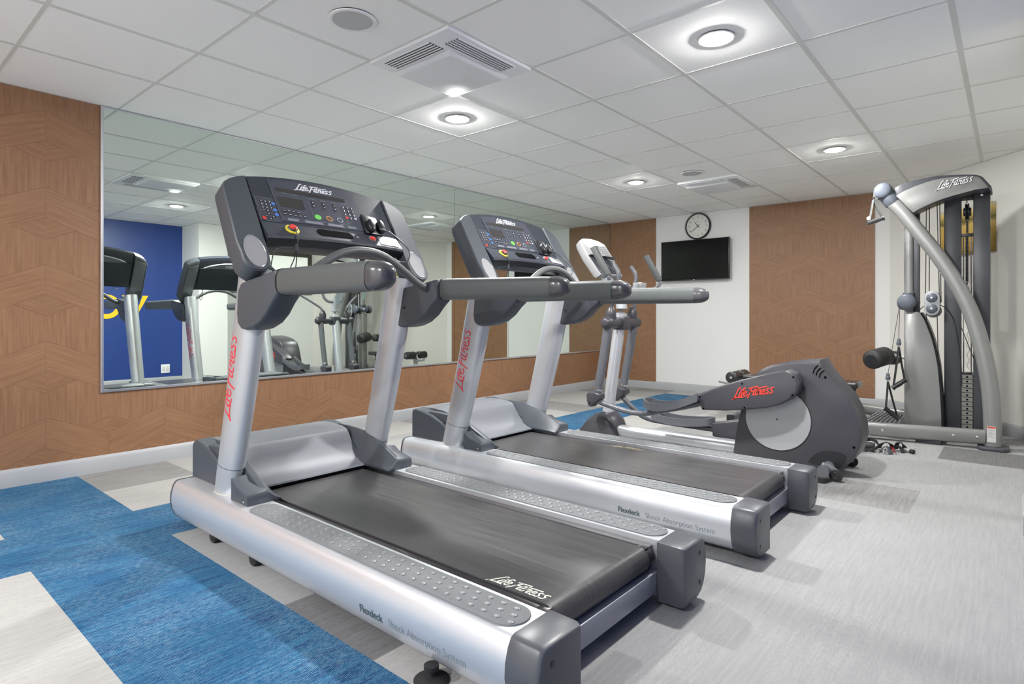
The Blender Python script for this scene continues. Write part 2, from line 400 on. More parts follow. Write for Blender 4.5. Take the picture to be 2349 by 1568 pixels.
def logo_mesh(fn, off, w=0.24, th=0.0006):
    """fn(u,v,h) -> point, u in 0..1 along the word, v in logo units/10.3, h above the surface"""
    m = M(off); S = 10.3
    for st in LOGO:
        pts = smooth_path([(x, y, 0) for x, y in st], 4) if len(st) > 2 else [(x, y, 0) for x, y in st]
        L = len(pts); ring = []
        lo = []; hi = []
        for i, p in enumerate(pts):
            a = Vector(pts[max(i-1, 0)]); b = Vector(pts[min(i+1, L-1)]); d = (b-a).normalized(); n = Vector((-d.y, d.x, 0))*w/2
            q = Vector(p)
            if i == 0: q = q - d*w*0.3
            if i == L-1: q = q + d*w*0.3
            l = q+n; r = q-n
            lo.append((l.x/S, l.y/S)); hi.append((r.x/S, r.y/S))
        rings = [[fn(a[0], a[1], 0.0001), fn(a[0], a[1], th), fn(b[0], b[1], th), fn(b[0], b[1], 0.0001)] for a, b in zip(lo, hi)]
        m.loft(rings)
    return m
def text_geo(txt, size, bold=0.0, align='LEFT'):
    c = bpy.data.curves.new('t', 'FONT'); c.body = txt; c.size = size; c.offset = bold; c.align_x = align; c.resolution_u = 3
    o = bpy.data.objects.new('t', c); COL.objects.link(o)
    bpy.context.view_layer.update()
    me = bpy.data.meshes.new_from_object(o.evaluated_get(bpy.context.evaluated_depsgraph_get()))
    vs = [tuple(v.co) for v in me.vertices]; fs = [tuple(p.vertices) for p in me.polygons]
    bpy.data.objects.remove(o); bpy.data.curves.remove(c); bpy.data.meshes.remove(me)
    return vs, fs
def text_obj(name, txt, size, fn, material, parent, off, bold=0.0, sx=1.0, align='LEFT'):
    vs, fs = text_geo(txt, size, bold, align)
    m = M(off); m.add([fn(v[0]*sx, v[1]) for v in vs], fs)
    return m.build(name, material, parent, smooth=False)

# ------------------------------------------------------------------ camera
cam = bpy.data.cameras.new('camera'); co = bpy.data.objects.new('camera', cam); COL.objects.link(co)
F = 1348.8; W, H = 2349, 1568
cam.sensor_fit = 'HORIZONTAL'; cam.sensor_width = 36; cam.lens = 36*F/W
co.location = (4.547, -0.647, 1.016); co.rotation_euler = (PI/2, 0, 0.705)
cam.shift_y = -(784-725.4)/W; cam.clip_start = 0.05
SC.camera = co

# ------------------------------------------------------------------ room shell
ZC = 2.395; XR = 5.2; YB = 6.944; YF = -3.2
DG = [(XR, 5.19), (3.524, YB)]                 # angled wall between right wall and far wall
T0, TS = (0.02, 0.41), 0.515
def tile_col(i, j):
    """carpet tile colour by column (from the mirror wall) and row (along the wall)"""
    fixed = {}
    for k in range(0, 7): fixed[(k, -1)] = 1
    fixed[(0, 0)] = 3; fixed[(1, 0)] = 5; fixed[(2, 0)] = 1; fixed[(3, 0)] = 2; fixed[(4, 0)] = 2; fixed[(5, 0)] = 4; fixed[(6, 0)] = 5
    fixed[(0, 1)] = 5; fixed[(1, 1)] = 1; fixed[(2, 1)] = 1; fixed[(0, -2)] = 1; fixed[(1, -2)] = 5; fixed[(2, -2)] = 1
    for k in (3, 4, 5, 6): fixed[(k, -2)] = 5
    for k in (5, 6, 7, 8, 9, 10, 11): fixed[(2, k)] = 1
    fixed[(0, 6)] = 2; fixed[(0, 7)] = 2; fixed[(0, 8)] = 3; fixed[(0, 9)] = 5; fixed[(0, 10)] = 5; fixed[(0, 11)] = 3; fixed[(0, 12)] = 2
    fixed[(1, 6)] = 5; fixed[(1, 7)] = 5; fixed[(1, 8)] = 3; fixed[(1, 9)] = 5; fixed[(1, 10)] = 5; fixed[(1, 11)] = 2; fixed[(1, 12)] = 3; fixed[(0, 5)] = 3; fixed[(0, 4)] = 5
    fixed[(4, 6)] = 3; fixed[(4, 7)] = 2; fixed[(3, 7)] = 5; fixed[(4, 5)] = 3; fixed[(5, 8)] = 2
    fixed[(8, 8)] = 4; fixed[(9, 7)] = 4; fixed[(9, 6)] = 4; fixed[(9, 8)] = 2; fixed[(9, 9)] = 4; fixed[(8, 9)] = 2
    fixed[(7, 5)] = 3; fixed[(7, 6)] = 2
    if (i, j) in fixed: return fixed[(i, j)]
    if i >= 6: return 2
    return 2 if (i*7+j*3) % 5 else 5
fl = M()
def clip_room(poly):
    """clip a tile against the angled wall line (keep the room side)"""
    (x1, y1), (x2, y2) = DG; out = []
    f = lambda p: (x2-x1)*(p[1]-y1)-(y2-y1)*(p[0]-x1)
    for k in range(len(poly)):
        a, b = poly[k], poly[(k+1) % len(poly)]; fa, fb = f(a), f(b)
        if fa >= -1e-9: out.append(a)
        if (fa > 1e-9 and fb < -1e-9) or (fa < -1e-9 and fb > 1e-9):
            t = fa/(fa-fb); out.append((a[0]+(b[0]-a[0])*t, a[1]+(b[1]-a[1])*t))
    return out
s_ = (DG[1][0]-DG[0][0])*(0-DG[0][1])-(DG[1][1]-DG[0][1])*(0-DG[0][0])
if s_ < 0: DG = DG[::-1]
for i in range(-1, 11):
    for j in range(-8, 14):
        x0, x1 = max(0, T0[0]+i*TS), min(XR, T0[0]+(i+1)*TS); y0, y1 = max(YF, T0[1]+j*TS), min(YB, T0[1]+(j+1)*TS)
        if x1 <= x0 or y1 <= y0: continue
        poly = clip_room([(x0, y0), (x1, y0), (x1, y1), (x0, y1)])
        if len(poly) < 3: continue
        fl.add([(p[0], p[1], 0) for p in poly], [list(range(len(poly)))], tile_col(max(i, 0), j)-1)
struct(fl.build('floor', [C_BLUE, C_LIGHT, C_MID, C_DARK, C_LIGHT2], smooth=False))
DG = [(XR, 5.19), (3.524, YB)]

room = [(0, YF), (XR, YF), (XR, 5.19), (3.524, YB), (0, YB)]
struct(M().prism(room, ZC+0.004, ZC+0.05, 'xy').build('ceiling', CEIL, smooth=False))
# T-bar grid
GX = [0.6815+0.61*k for k in range(0, 8)]; GY = [0.0+0.638*k for k in range(-5, 11)]
g = M()
def diag_x(y): return XR if y <= 5.19 else XR+(3.524-XR)*(y-5.19)/(YB-5.19)
for x in GX:
    ye = YB if x <= 3.524 else 5.19+(YB-5.19)*(x-XR)/(3.524-XR)
    g.box(x-0.0125, x+0.0125, YF, ye-0.002, ZC+0.0015, ZC+0.006)
for k, y in enumerate(GY):
    g.box(0.002, diag_x(y)-0.015, y-0.009, y+0.009, ZC+0.002, ZC+0.006)
struct(g.build('trim_1', GRIDM, smooth=False))
# mirror wall (wood veneer), blue wall, other walls
struct(M().box(-0.12, 0, YF, YB, 0, ZC).build('wall_left', WOODY, smooth=False))
struct(M().box(-0.12, 3.65, YB, YB+0.12, 0, ZC).build('wall_back', PAINTW, smooth=False))
struct(M().box(-0.12, XR+0.12, YF-0.12, YF, 0, ZC).build('wall_front', PAINTW, smooth=False))
struct(M().box(XR, XR+0.12, YF-0.12, 2.96, 0, ZC).build('wall_right_blue', BLUEW, smooth=False))
struct(M().box(XR, XR+0.12, 2.96, 5.25, 0, ZC).build('wall_right', PAINTW, smooth=False))
struct(M().box(4.6, XR, 2.962, 3.38, 0, ZC).build('wall_right_pillar', PAINTW, smooth=False))
struct(M().prism([(XR, 5.19), (3.524, YB), (3.62, YB+0.09), (XR+0.12, 5.27)], 0, ZC, 'xy').build('wall_right_angled', PAINTG, smooth=False))
struct(M().box(0.002, 0.741, YB-0.012, YB, 0.105, ZC-0.004).build('trim_2', WOODX, smooth=False))
struct(M().box(2.023, 3.384, YB-0.012, YB, 0.105, ZC-0.004).build('trim_3', WOODX, smooth=False))
struct(M().box(2.005, 2.023, YB-0.013, YB, 0.105, ZC-0.004).build('trim_4', PAINTW, smooth=False))
def skirt(name, a, b):
    a = Vector((a[0], a[1], 0)); b = Vector((b[0], b[1], 0)); d = (b-a).normalized(); n = Vector((-d.y, d.x, 0))
    prof = [(0.0, 0.0), (0.016, 0.0), (0.016, 0.085), (0.010, 0.097), (0.004, 0.107), (0.0, 0.107)]
    m = M(); m.loft([[tuple(p+n*t+Vector((0, 0, z))) for t, z in prof] for p in (a, b)])
    return struct(m.build(name, BASEM))
skirt('baseboard_left', (0, YB), (0, YF)); skirt('baseboard_back', (3.524, YB), (0, YB)); skirt('baseboard_angled', (XR, 5.19), (3.524, YB))
skirt('baseboard_right', (XR, YF), (XR, 2.96)); skirt('baseboard_right_window', (XR, 3.38), (XR, 5.19)); skirt('baseboard_pillar', (4.6, 2.962), (4.6, 3.38))
skirt('baseboard_front', (0, YF), (XR, YF))
# window in the right wall (seen in the mirror)
wf = M()
y0, y1, z0, z1 = 3.66, 5.14, 1.41, 2.15; fw = 0.075
wf.box(XR-0.03, XR, y0, y1, z1-fw, z1); wf.box(XR-0.03, XR, y0, y1, z0, z0+fw)
wf.box(XR-0.03, XR, y0, y0+fw, z0+fw, z1-fw); wf.box(XR-0.03, XR, y1-fw, y1, z0+fw, z1-fw)
w1 = struct(wf.build('window_1', FRAMEM, bevel=0.002, seg=1))
M().box(XR-0.012, XR-0.002, y0+fw, y1-fw, z0+fw, z1-fw).build('window_pane', PANE, w1, smooth=False)
# yellow wall lettering, painted large on the blue wall
def wall_fn(y0, z0): return lambda x, y: (XR-0.003, y0-x, z0+y)
ly = M()
def ring_letter(m, cy, cz, ry, rz, t):
    n = 48; o = [(cy+ry*math.cos(2*PI*k/n), cz+rz*math.sin(2*PI*k/n)) for k in range(n)]; i = [(cy+(ry-t)*math.cos(2*PI*k/n), cz+(rz-t)*math.sin(2*PI*k/n)) for k in range(n)]
    for k in range(n):
        q = (k+1) % n
        m.loft([[(XR-0.004, *o[k]), (XR-0.0005, *o[k]), (XR-0.0005, *i[k]), (XR-0.004, *i[k])], [(XR-0.004, *o[q]), (XR-0.0005, *o[q]), (XR-0.0005, *i[q]), (XR-0.004, *i[q])]], cap=False)
ring_letter(ly, 1.96, 1.155, 0.18, 0.172, 0.066)
for pts in ([(2.15, 1.32), (2.215, 1.32), (2.345, 1.10), (2.345, 0.99), (2.285, 0.99), (2.285, 1.10)], [(2.345, 1.10), (2.415, 1.32), (2.49, 1.32), (2.345, 1.04)]):
    ly.prism(pts, XR-0.004, XR-0.0005, 'yz')
tag(ly.build('wall_lettering', YTXT, smooth=False), 'large yellow letters painted on the navy blue wall, seen in the mirror', 'wall lettering')
om = thing('power_outlet', 'white square outlet plate low on the navy blue wall, seen in the mirror', 'outlet', (XR, 2.72, 0.23))
M((XR, 2.72, 0.23)).box(XR-0.008, XR, 2.66, 2.78, 0.165, 0.295).build('cover_plate', OUTLETM, om, bevel=0.003)
for dy in (-0.025, 0.025):
    M((XR, 2.72, 0.23)).box(XR-0.011, XR-0.007, 2.72+dy-0.017, 2.72+dy+0.017, 0.195, 0.265).build('socket', STICKW, om, bevel=0.002)

# ------------------------------------------------------------------ wall mirror
mr = thing('wall_mirror', 'wide frameless wall mirror with aluminium channel above the wood panelling', 'mirror', (0, 3.7, 0.52))
o = (0, 3.7, 0.52)
M(o).box(0.001, 0.007, 0.552, 3.7355, 0.532, 2.386).build('glass_panel', MIRROR, mr, smooth=False)
M(o).box(0.001, 0.007, 3.7385, 6.925, 0.532, 2.386).build('glass_panel', MIRROR, mr, smooth=False)
M(o).box(0.001, 0.014, 0.54, 6.93, 0.517, 0.534).build('bottom_channel', ALU, mr, bevel=0.002, seg=1)
M(o).box(0.001, 0.013, 0.538, 0.554, 0.517, 2.392).build('side_channel', ALU, mr, bevel=0.002, seg=1)
M(o).box(0.001, 0.010, 0.54, 6.93, 2.386, 2.3948).build('top_channel', ALU, mr, bevel=0.002, seg=1)
M(o).box(0.0002, 0.004, 3.7355, 3.7385, 0.532, 2.386).build('seam_strip', BLACKPL, mr, smooth=False)

# ------------------------------------------------------------------ ceiling fittings
DL = [(3.427, 2.233, 'largest round downlight in the photo, above the treadmill backs'), (1.597, 2.233, 'round downlight between the mirror and the near air vent'),
      (3.427, 4.785, 'round downlight near the cable gym side of the ceiling'), (1.597, 4.785, 'round downlight in front of the far air vent, left of the clock'),
      (3.427, -2.2, 'rearmost round downlight on the open floor side'), (1.597, -2.2, 'rearmost round downlight on the mirror side')]
for x, y, lab in DL:
    t = thing('downlight', lab, 'ceiling light', (x, y, ZC), 'round ceiling downlights')
    M().lathe((0, 0, 0), [(0.088, -0.001), (0.088, -0.004), (0.078, -0.006), (0.068, -0.005), (0.068, 0.003), (0.086, 0.003)], 40).build('trim_ring', LRING, t)
    M().lathe((0, 0, 0), [(0.0001, -0.0135), (0.030, -0.013), (0.050, -0.0115), (0.062, -0.0085), (0.067, -0.004), (0.067, 0.0)], 32).build('lens', LENS_FAR if y > 4 else (LENS if y > 0 else LENS_REAR), t)

for x, y, lab in ((2.21, 0.957, 'large round ceiling speaker grille left of the near air vent'), (2.20, 4.79, 'small round ceiling speaker grille beside the far air vent')):
    t = thing('ceiling_speaker', lab, 'ceiling speaker', (x, y, ZC), 'round ceiling speakers')
    M().lathe((0, 0, 0), [(0.108, -0.001), (0.106, -0.006), (0.093, -0.007), (0.091, -0.004), (0.091, 0.003), (0.105, 0.003)], 40).build('rim', LRING, t)
    M().lathe((0, 0, 0), [(0.0001, -0.006), (0.091, -0.005), (0.091, 0), (0.0001, 0)], 40).build('grille', GRILLE, t)

def cassette(x0, y0, lab):
    t = thing('ceiling_air_vent', lab, 'air conditioner', (x0, y0, ZC), 'square ceiling air vents'); s = 0.612; sy = 0.634
    # local: vents along y=0 edge and x=s edge, plain lowered centre towards the other corner
    m = M()
    m.box(0, s, 0, sy, -0.016, 0.004)
    m.build('face_plate', VENTW, t, bevel=0.006)
    c = M(); c.loft([[(0.01, 0.15, -0.016), (0.47, 0.15, -0.016), (0.47, sy-0.01, -0.016), (0.01, sy-0.01, -0.016)],
                     [(0.03, 0.18, -0.034), (0.44, 0.18, -0.034), (0.44, sy-0.04, -0.034), (0.03, sy-0.04, -0.034)]])
    c.build('lower_panel', VENTW, t, bevel=0.006)
    for along in (0, 1):
        b = M(); a = M()
        if along == 0: x_0, x_1, y_0, y_1 = 0.07, 0.44, 0.035, 0.135
        else: x_0, x_1, y_0, y_1 = 0.485, 0.580, 0.10, 0.53
        b.box(x_0, x_1, y_0, y_1, -0.0175, -0.0155); bo = b.build('vent_opening', VENTD, t, smooth=False)
        n = 5
        for k in range(n+1):
            if along == 0:
                yy = y_0+(y_1-y_0)*k/n
                a.add([(x_0, yy-0.0035, -0.0185), (x_1, yy-0.0035, -0.0185), (x_1, yy+0.0035, -0.021), (x_0, yy+0.0035, -0.021), (x_0, yy-0.0035, -0.0165), (x_1, yy-0.0035, -0.0165), (x_1, yy+0.0035, -0.019), (x_0, yy+0.0035, -0.019)],
                      [(0, 1, 2, 3), (7, 6, 5, 4), (0, 4, 5, 1), (1, 5, 6, 2), (2, 6, 7, 3), (3, 7, 4, 0)])
            else:
                xx = x_0+(x_1-x_0)*k/n
                a.box(xx-0.0045, xx+0.0045, y_0, y_1, -0.021, -0.0165)
        a.build('louver', VENTW, bo, smooth=False)
    return t
cassette(1.90, 1.276, 'near square ceiling air vent with two louvred slots')
cassette(1.90, 5.104, 'far square ceiling air vent in front of the clock wall')

# ------------------------------------------------------------------ far wall: tv, clock
tv = thing('television', 'black flat screen television mounted on the white wall below the clock', 'television', (1.33, 6.9, 1.5))
o = (1.33, 6.9, 1.5)
M(o).box(0.862, 1.800, 6.855, 6.885, 1.497, 2.034).build('housing', TVB, tv, bevel=0.004)
M(o).box(0.872, 1.790, 6.8525, 6.8548, 1.512, 2.026).build('screen', TVS, tv, smooth=False)
M(o).box(1.1, 1.56, 6.885, 6.943, 1.62, 1.92).build('wall_bracket', BLACKPL, tv, smooth=False)
M(o).box(1.315, 1.345, 6.8532, 6.8546, 1.5005, 1.5055).build('badge', CHROME, tv, smooth=False)
ck = thing('wall_clock', 'round wall clock with black rim and white face above the television', 'clock', (1.357, 6.944, 2.218))
o = (1.357, 6.944, 2.218)
M(o).lathe((1.357, 6.944, 2.218), [(0.158, 0), (0.176, -0.004), (0.178, -0.03), (0.170, -0.04), (0.159, -0.038), (0.156, -0.015), (0.150, -0.012)], 56, 'y').build('rim', CLOCKR, ck)
M(o).lathe((1.357, 6.944, 2.218), [(0.0001, -0.02), (0.157, -0.02), (0.157, -0.002), (0.0001, -0.002)], 56, 'y').build('dial', CLOCKF, ck)
def hand(ang, l0, l1, w, yy):
    d = Vector((math.sin(ang), 0, math.cos(ang))); n = Vector((d.z, 0, -d.x))*w/2; c = Vector((1.357, yy, 2.218))
    m = M(o); pts = [c+d*l0+n, c+d*l1+n*0.6, c+d*l1-n*0.6, c+d*l0-n]
    m.loft([[tuple(p) for p in pts], [tuple(p+Vector((0, -0.0015, 0))) for p in pts]]); return m
hand(math.radians(-38), -0.025, 0.075, 0.010, 6.9215).build('hour_hand', INK, ck, smooth=False)
hand(math.radians(-130), -0.03, 0.118, 0.007, 6.9195).build('minute_hand', INK, ck, smooth=False)
dial = ck.children[1]
for k in range(1, 13):
    a = 2*PI*k/12; cx, cz = 1.357+0.122*math.sin(a), 2.218+0.122*math.cos(a)
    text_obj('numeral', str(k), 0.036, lambda x, y, cx=cx, cz=cz: (cx+x, 6.9233, cz+y-0.0125), INK, dial, o, align='CENTER')
M(o).box(1.335, 1.379, 6.9230, 6.9238, 2.273, 2.277).build('maker_mark', STICKT, dial, smooth=False)

# ------------------------------------------------------------------ canvas picture on the angled wall
def on_diag(t, out, z):      # t = distance from far corner along the angled wall
    a = Vector((3.524, YB, 0)); b = Vector((XR, 5.19, 0)); d = (b-a).normalized(); n = Vector((-d.y, d.x, 0))
    n = -n if n.dot(Vector((0, 0, 0))-a) < 0 else n
    p = a+d*t+n*out; return (p.x, p.y, z)
PICW = 0.57
L1 = (Vector((4.44, 5.985, 0))-Vector((3.524, YB, 0))).length
pc = on_diag(L1-0.48, 0.03, 1.79)
pic = thing('canvas_picture', 'landscape canvas print on the angled wall behind the cable gym', 'picture', pc)
a0 = on_diag(L1-PICW, 0.002, 0); a1 = on_diag(L1, 0.002, 0); b0 = on_diag(L1-PICW, 0.045, 0); b1 = on_diag(L1, 0.045, 0)
m = M(pc)
m.loft([[(a0[0], a0[1], 1.585), (a1[0], a1[1], 1.585), (b1[0], b1[1], 1.585), (b0[0], b0[1], 1.585)], [(a0[0], a0[1], 2.02), (a1[0], a1[1], 2.02), (b1[0], b1[1], 2.02), (b0[0], b0[1], 2.02)]])
m.build('canvas', CANVAS, pic, smooth=False)

# ------------------------------------------------------------------ treadmill
def treadmill_parts(t):
    for s in (-1, 1):
        Y = lambda d: s*d
        # side rail
        prof = [(0.314, 0.262), (0.440, 0.262), (0.453, 0.256), (0.463, 0.240), (0.472, 0.205), (0.474, 0.170), (0.468, 0.135), (0.455, 0.105), (0.435, 0.085), (0.405, 0.075), (0.314, 0.075)]
        m = M(OF); m.loft([[(x, Y(d), z) for d, z in prof] for x in (1.635, 3.665)])
        rail = m.build('side_rail', SILVER, t, ang=50)
        m = M(OF); m.loft([[(x, Y(0.385+(d-0.385)*k), 0.168+(z-0.168)*k) for d, z in prof] for x, k in ((1.620, 0.97), (1.625, 1.012), (1.637, 1.012))])
        m.build('front_trim', CAPM, rail)
        # foot pad (raised) with dimples
        pm = M(OF); n = 10; pts = []
        for k in range(n+1):
            a = -PI/2+PI*k/n; pts.append((3.60+0.056*math.cos(a), 0.385+0.056*math.sin(a)))
        for k in range(n+1):
            a = PI/2+PI*k/n; pts.append((2.335+0.056*math.cos(a)*0.8, 0.385+0.056*math.sin(a)))
        pm.loft([[(x, Y(d), 0.2615) for x, d in pts], [(x, Y(d), 0.2650) for x, d in pts], [(x+(0.001 if x < 2.5 else -0.001), Y(0.385+(d-0.385)*0.97), 0.2662) for x, d in pts]])
        pad = pm.build('foot_pad', PADM, rail, ang=60)
        dm = M(OF); k = 0; x = 2.312
        while x < 3.605:
            for q in ((-0.031, 0.0, 0.031) if True else ()):
                xx = x+(q/0.031+1)*0.0155
                yy = 0.385+q
                rr = 0.0108
                vs = []; fs = []
                nu = 10
                for iv, (r_, h_) in enumerate(((1.0, 0.0), (0.88, 0.0022), (0.55, 0.0036), (0.0, 0.0041))):
                    for ju in range(nu if r_ > 0 else 1):
                        th = 2*PI*ju/nu; vs.append((xx+rr*r_*math.cos(th), Y(yy+rr*0.9*r_*math.sin(th)), 0.2660+h_))
                for iv in range(2):
                    for ju in range(nu): kk = (ju+1) % nu; fs.append((iv*nu+ju, iv*nu+kk, (iv+1)*nu+kk, (iv+1)*nu+ju))
                for ju in range(nu): fs.append((2*nu+ju, 2*nu+(ju+1) % nu, 3*nu))
                dm.add(vs, fs)
            x += 0.0460
        dm.build('dimples', DIMPLE, pad)
        # end cap
        cp = [(0.296, 0.264), (0.440, 0.264), (0.455, 0.257), (0.465, 0.240), (0.476, 0.205), (0.478, 0.170), (0.471, 0.130), (0.457, 0.100), (0.435, 0.078), (0.405, 0.066), (0.296, 0.066)]
        m = M(OF); m.loft([[(3.663, Y(d), z) for d, z in cp], [(3.747, Y(d), min(z, 0.262)) for d, z in cp], [(3.762, Y(0.385+(d-0.385)*0.94), 0.165+(z-0.165)*0.93) for d, z in cp]])
        capo = m.build('end_cap', CAPM, t, bevel=0.004, ang=40)
        for zz in (0.115, 0.215): M(OF).cyl((3.755, Y(0.42), zz), (3.7635, Y(0.42), zz), 0.008, 12).build('screw_hole', BLACKPL, capo)
        # dark deck edge beside the belt
        M(OF).box(2.06, 3.640, min(Y(0.250), Y(0.314)), max(Y(0.250), Y(0.314)), 0.18, 0.244).build('deck_edge', DECKM, t, bevel=0.002)
        # casters under the front, levelling foot at the rear
        for cx_ in (1.965, 2.325):
            c = M(OF); c.box(cx_-0.028, cx_+0.030, min(Y(.392), Y(.440)), max(Y(.392), Y(.440)), 0.098, 0.110); cf = c.build('caster_fork', BLACKPL, t, bevel=0.002)
            M(OF).lathe((cx_, Y(0.416)-0.017, 0.0484+0.030), [(0.0001, 0), (0.014, 0), (0.016, 0.003), (0.027, 0.003), (0.030, 0.008), (0.030, 0.026), (0.027, 0.031), (0.016, 0.031), (0.014, 0.034), (0.0001, 0.034)], 24, 'y').build('caster_wheel', RUBBER, cf)
            M(OF).box(cx_-0.004, cx_+0.028, min(Y(.394), Y(.398)), max(Y(.394), Y(.398)), 0.070, 0.108).build('fork_arm', BLACKPL, cf, smooth=False)
        c = M(OF); c.lathe((3.394, Y(0.462), 0.0484), [(0.0001, 0), (0.046, 0), (0.048, 0.005), (0.034, 0.012), (0.012, 0.016), (0.011, 0.030), (0.020, 0.032), (0.020, 0.044), (0.0001, 0.044)], 20); c.build('levelling_foot', RUBBER, t)
        # upright post
        P0 = Vector((1.988, Y(0.375), 0.258)); P1 = Vector((2.235, Y(0.372), 1.21))
        def pp(q): 
            p = P0.lerp(P1, q); p.x += 0.012*math.sin(PI*q); return p
        rings = []; nn = 32
        def prad(q): return (0.079+0.010*min(1, q*1.5), 0.045+0.006*min(1, q*1.5))
        def pring(q, k=1.0, nn=nn):
            p = pp(q); rx, ry = prad(q); out = []
            for a in range(nn):
                th = 2*PI*a/nn; out.append((p.x+rx*k*math.cos(th), p.y+ry*k*math.sin(th), p.z-(0.012*math.cos(th) if q > 0.01 else 0)))
            return out
        m = M(OF); m.loft([pring(q/12) for q in range(13)])
        post = m.build('upright_post', POSTSILVER, t, ang=50)
        m = M(OF); m.loft([pring(-0.001, 1.03), pring(0.004, 1.04), pring(0.007, 1.02)]); m.build('base_ring', mat_cream, post)
        # seam of the lower sleeve
        m = M(OF); m.loft([pring(0.130, 1.004), pring(0.133, 1.004)]); m.build('sleeve_seam', DARKPL, post)
        M(OF).ball((2.00+0.035, Y(0.330), 0.34), 0.007, 10, 6).build('sleeve_screw', DARKPL, post)
        if s < 0:
            def fn(u, v, h):
                q = 0.355+0.375*u; p = pp(q); rx, ry = prad(q)
                th = math.radians(-100+ (-v+0.07)*260)
                return (p.x+(rx+h)*math.cos(th), p.y+(ry+h)*math.sin(th), p.z)
            logo_mesh(fn, OF, 0.19, 0.0008).build('red_logo', RED, post, smooth=False)
        # corner cover at the foot of the post
        fin = [(1.74, 0.262), (1.735, 0.425), (1.76, 0.430), (1.84, 0.430), (1.95, 0.424), (2.06, 0.400), (2.16, 0.356), (2.255, 0.312), (2.262, 0.300), (2.262, 0.262)]
        m = M(OF)
        m.loft([[(x, Y(0.352), z-0.006*(z > 0.27)) for x, z in fin], [(x, Y(0.328), z) for x, z in fin],
                [(x*0.86+2.262*0.14, Y(0.300), 0.262+(z-0.262)*0.42) for x, z in fin],
                [(x*0.66+2.262*0.34, Y(0.272), 0.262+(z-0.262)*0.10) for x, z in fin]])
        cc = m.build('corner_cover', DARKPL, t, bevel=0.002, ang=40)
        blk = [(2.120, 0.262), (2.120, 0.358), (2.13, 0.355), (2.16, 0.336), (2.255, 0.313), (2.262, 0.300), (2.262, 0.262)]
        m = M(OF); m.loft([[(x, Y(0.335), z) for x, z in blk], [(x, Y(0.420), z-(0.0 if z < 0.27 else 0.008)) for x, z in blk]])
        m.build('cover_block', DARKPL, cc, bevel=0.003)
        M(OF).ball((2.235, Y(0.4205), 0.276), 0.004, 8, 6).build('cover_screw', CHROME, cc)
        # handrail bracket
        br = [(2.218, 1.120), (2.245, 1.148), (2.30, 1.158), (2.42, 1.172), (2.528, 1.190), (2.535, 1.180), (2.535, 1.105), (2.525, 1.090), (2.49, 1.062), (2.45, 1.022), (2.40, 0.990), (2.34, 0.970), (2.28, 0.962), (2.24, 0.966), (2.215, 0.985), (2.208, 1.02), (2.214, 1.09)]
        def sh(pts, k): 
            cx = 2.38; cz = 1.10
            return [(cx+(x-cx)*k, cz+(z-cz)*k) for x, z in pts]
        m = M(OF); m.loft([[(x, Y(0.340), z) for x, z in sh(br, 0.955)], [(x, Y(0.350), z) for x, z in sh(br, 1)], [(x, Y(0.428), z) for x, z in sh(br, 1)], [(x, Y(0.440), z) for x, z in sh(br, 0.94)]])
        bk = m.build('handrail_bracket', DARKPL, t, bevel=0.004, ang=45)
        for bx, bz in ((2.30, 1.06), (2.47, 1.165)): M(OF).ball((bx, Y(0.339), bz), 0.006, 8, 6).build('bracket_screw', BLACKPL, bk)
        # handrail
        ym = Y(0.446)
        path = [(2.530, Y(0.396), 1.143), (2.56, Y(0.398), 1.143), (3.08, Y(0.444), 1.137), (3.13, ym, 1.136)]
        m = M(OF); m.sweep(path, [(0.043, 0.049), (0.044, 0.050), (0.042, 0.046), (0.041, 0.045)], 28, pw=3.2)
        hr = m.build('handrail', GRIPPL, t, ang=50)
        m = M(OF); m.sweep([(2.526, Y(0.3955), 1.143), (2.534, Y(0.3962), 1.143)], (0.0455, 0.051), 28, pw=3.2); m.build('handrail_seam', BLACKPL, hr)
        pe = [(3.131, ym, 1.136)]+[(3.131+0.075*math.sin(a), ym, 1.136) for a in (0.3, 0.6, 0.9, 1.15, 1.35, 1.5)]
        re = [(0.041, 0.045)]+[(0.042*max(0.12, math.cos(a)**0.75), 0.0455*max(0.12, math.cos(a)**0.75)) for a in (0.3, 0.6, 0.9, 1.15, 1.35, 1.5)]
        m = M(OF); m.sweep(pe, re, 28, pw=2.8); m.build('handrail_end', GRIPEND, hr, ang=60)
    # rear beam, front beam, belly pan
    M(OF).box(3.625, 3.664, -0.312, 0.312, 0.095, 0.165).build('rear_beam', BEAMM, t, bevel=0.003)
    M(OF).box(1.65, 3.60, -0.312, 0.312, 0.085, 0.10).build('belly_pan', DECKM, t, smooth=False)
    # belt around the rear roller
    m = M(OF); yb = 0.258; top = [(2.02, 0.249), (2.3, 0.249), (2.8, 0.249), (3.2, 0.249), (3.615, 0.249)]
    top += [(3.615+0.043*math.sin(PI*k/10), 0.206+0.043*math.cos(PI*k/10)) for k in range(1, 11)] + [(2.02, 0.163)]
    m.loft([[(x, -yb, z) for x, z in top], [(x, -yb+0.006, z+0.0) for x, z in top], [(x, yb-0.006, z) for x, z in top], [(x, yb, z) for x, z in top]])
    belt = m.build('running_belt', BELT, t, ang=40)
    M(OF).lathe((3.615, -0.297, 0.206), [(0.0001, 0), (0.039, 0), (0.039, 0.594), (0.0001, 0.594)], 24, 'y').build('rear_roller', DECKM, t)
    # motor hood
    hp = [(1.615, 0.10), (1.615, 0.412), (1.622, 0.428), (1.64, 0.435), (1.74, 0.437), (1.83, 0.431), (1.872, 0.420), (1.888, 0.405), (1.915, 0.365), (1.95, 0.325), (1.99, 0.295), (2.03, 0.279), (2.066, 0.271), (2.070, 0.264), (2.02, 0.262), (2.02, 0.10)]
    m = M(OF)
    m.loft([[(x, -0.300, z) for x, z in hp], [(x, 0.300, z) for x, z in hp]])
    hood = m.build('motor_hood', HOODSILVER, t, ang=25)
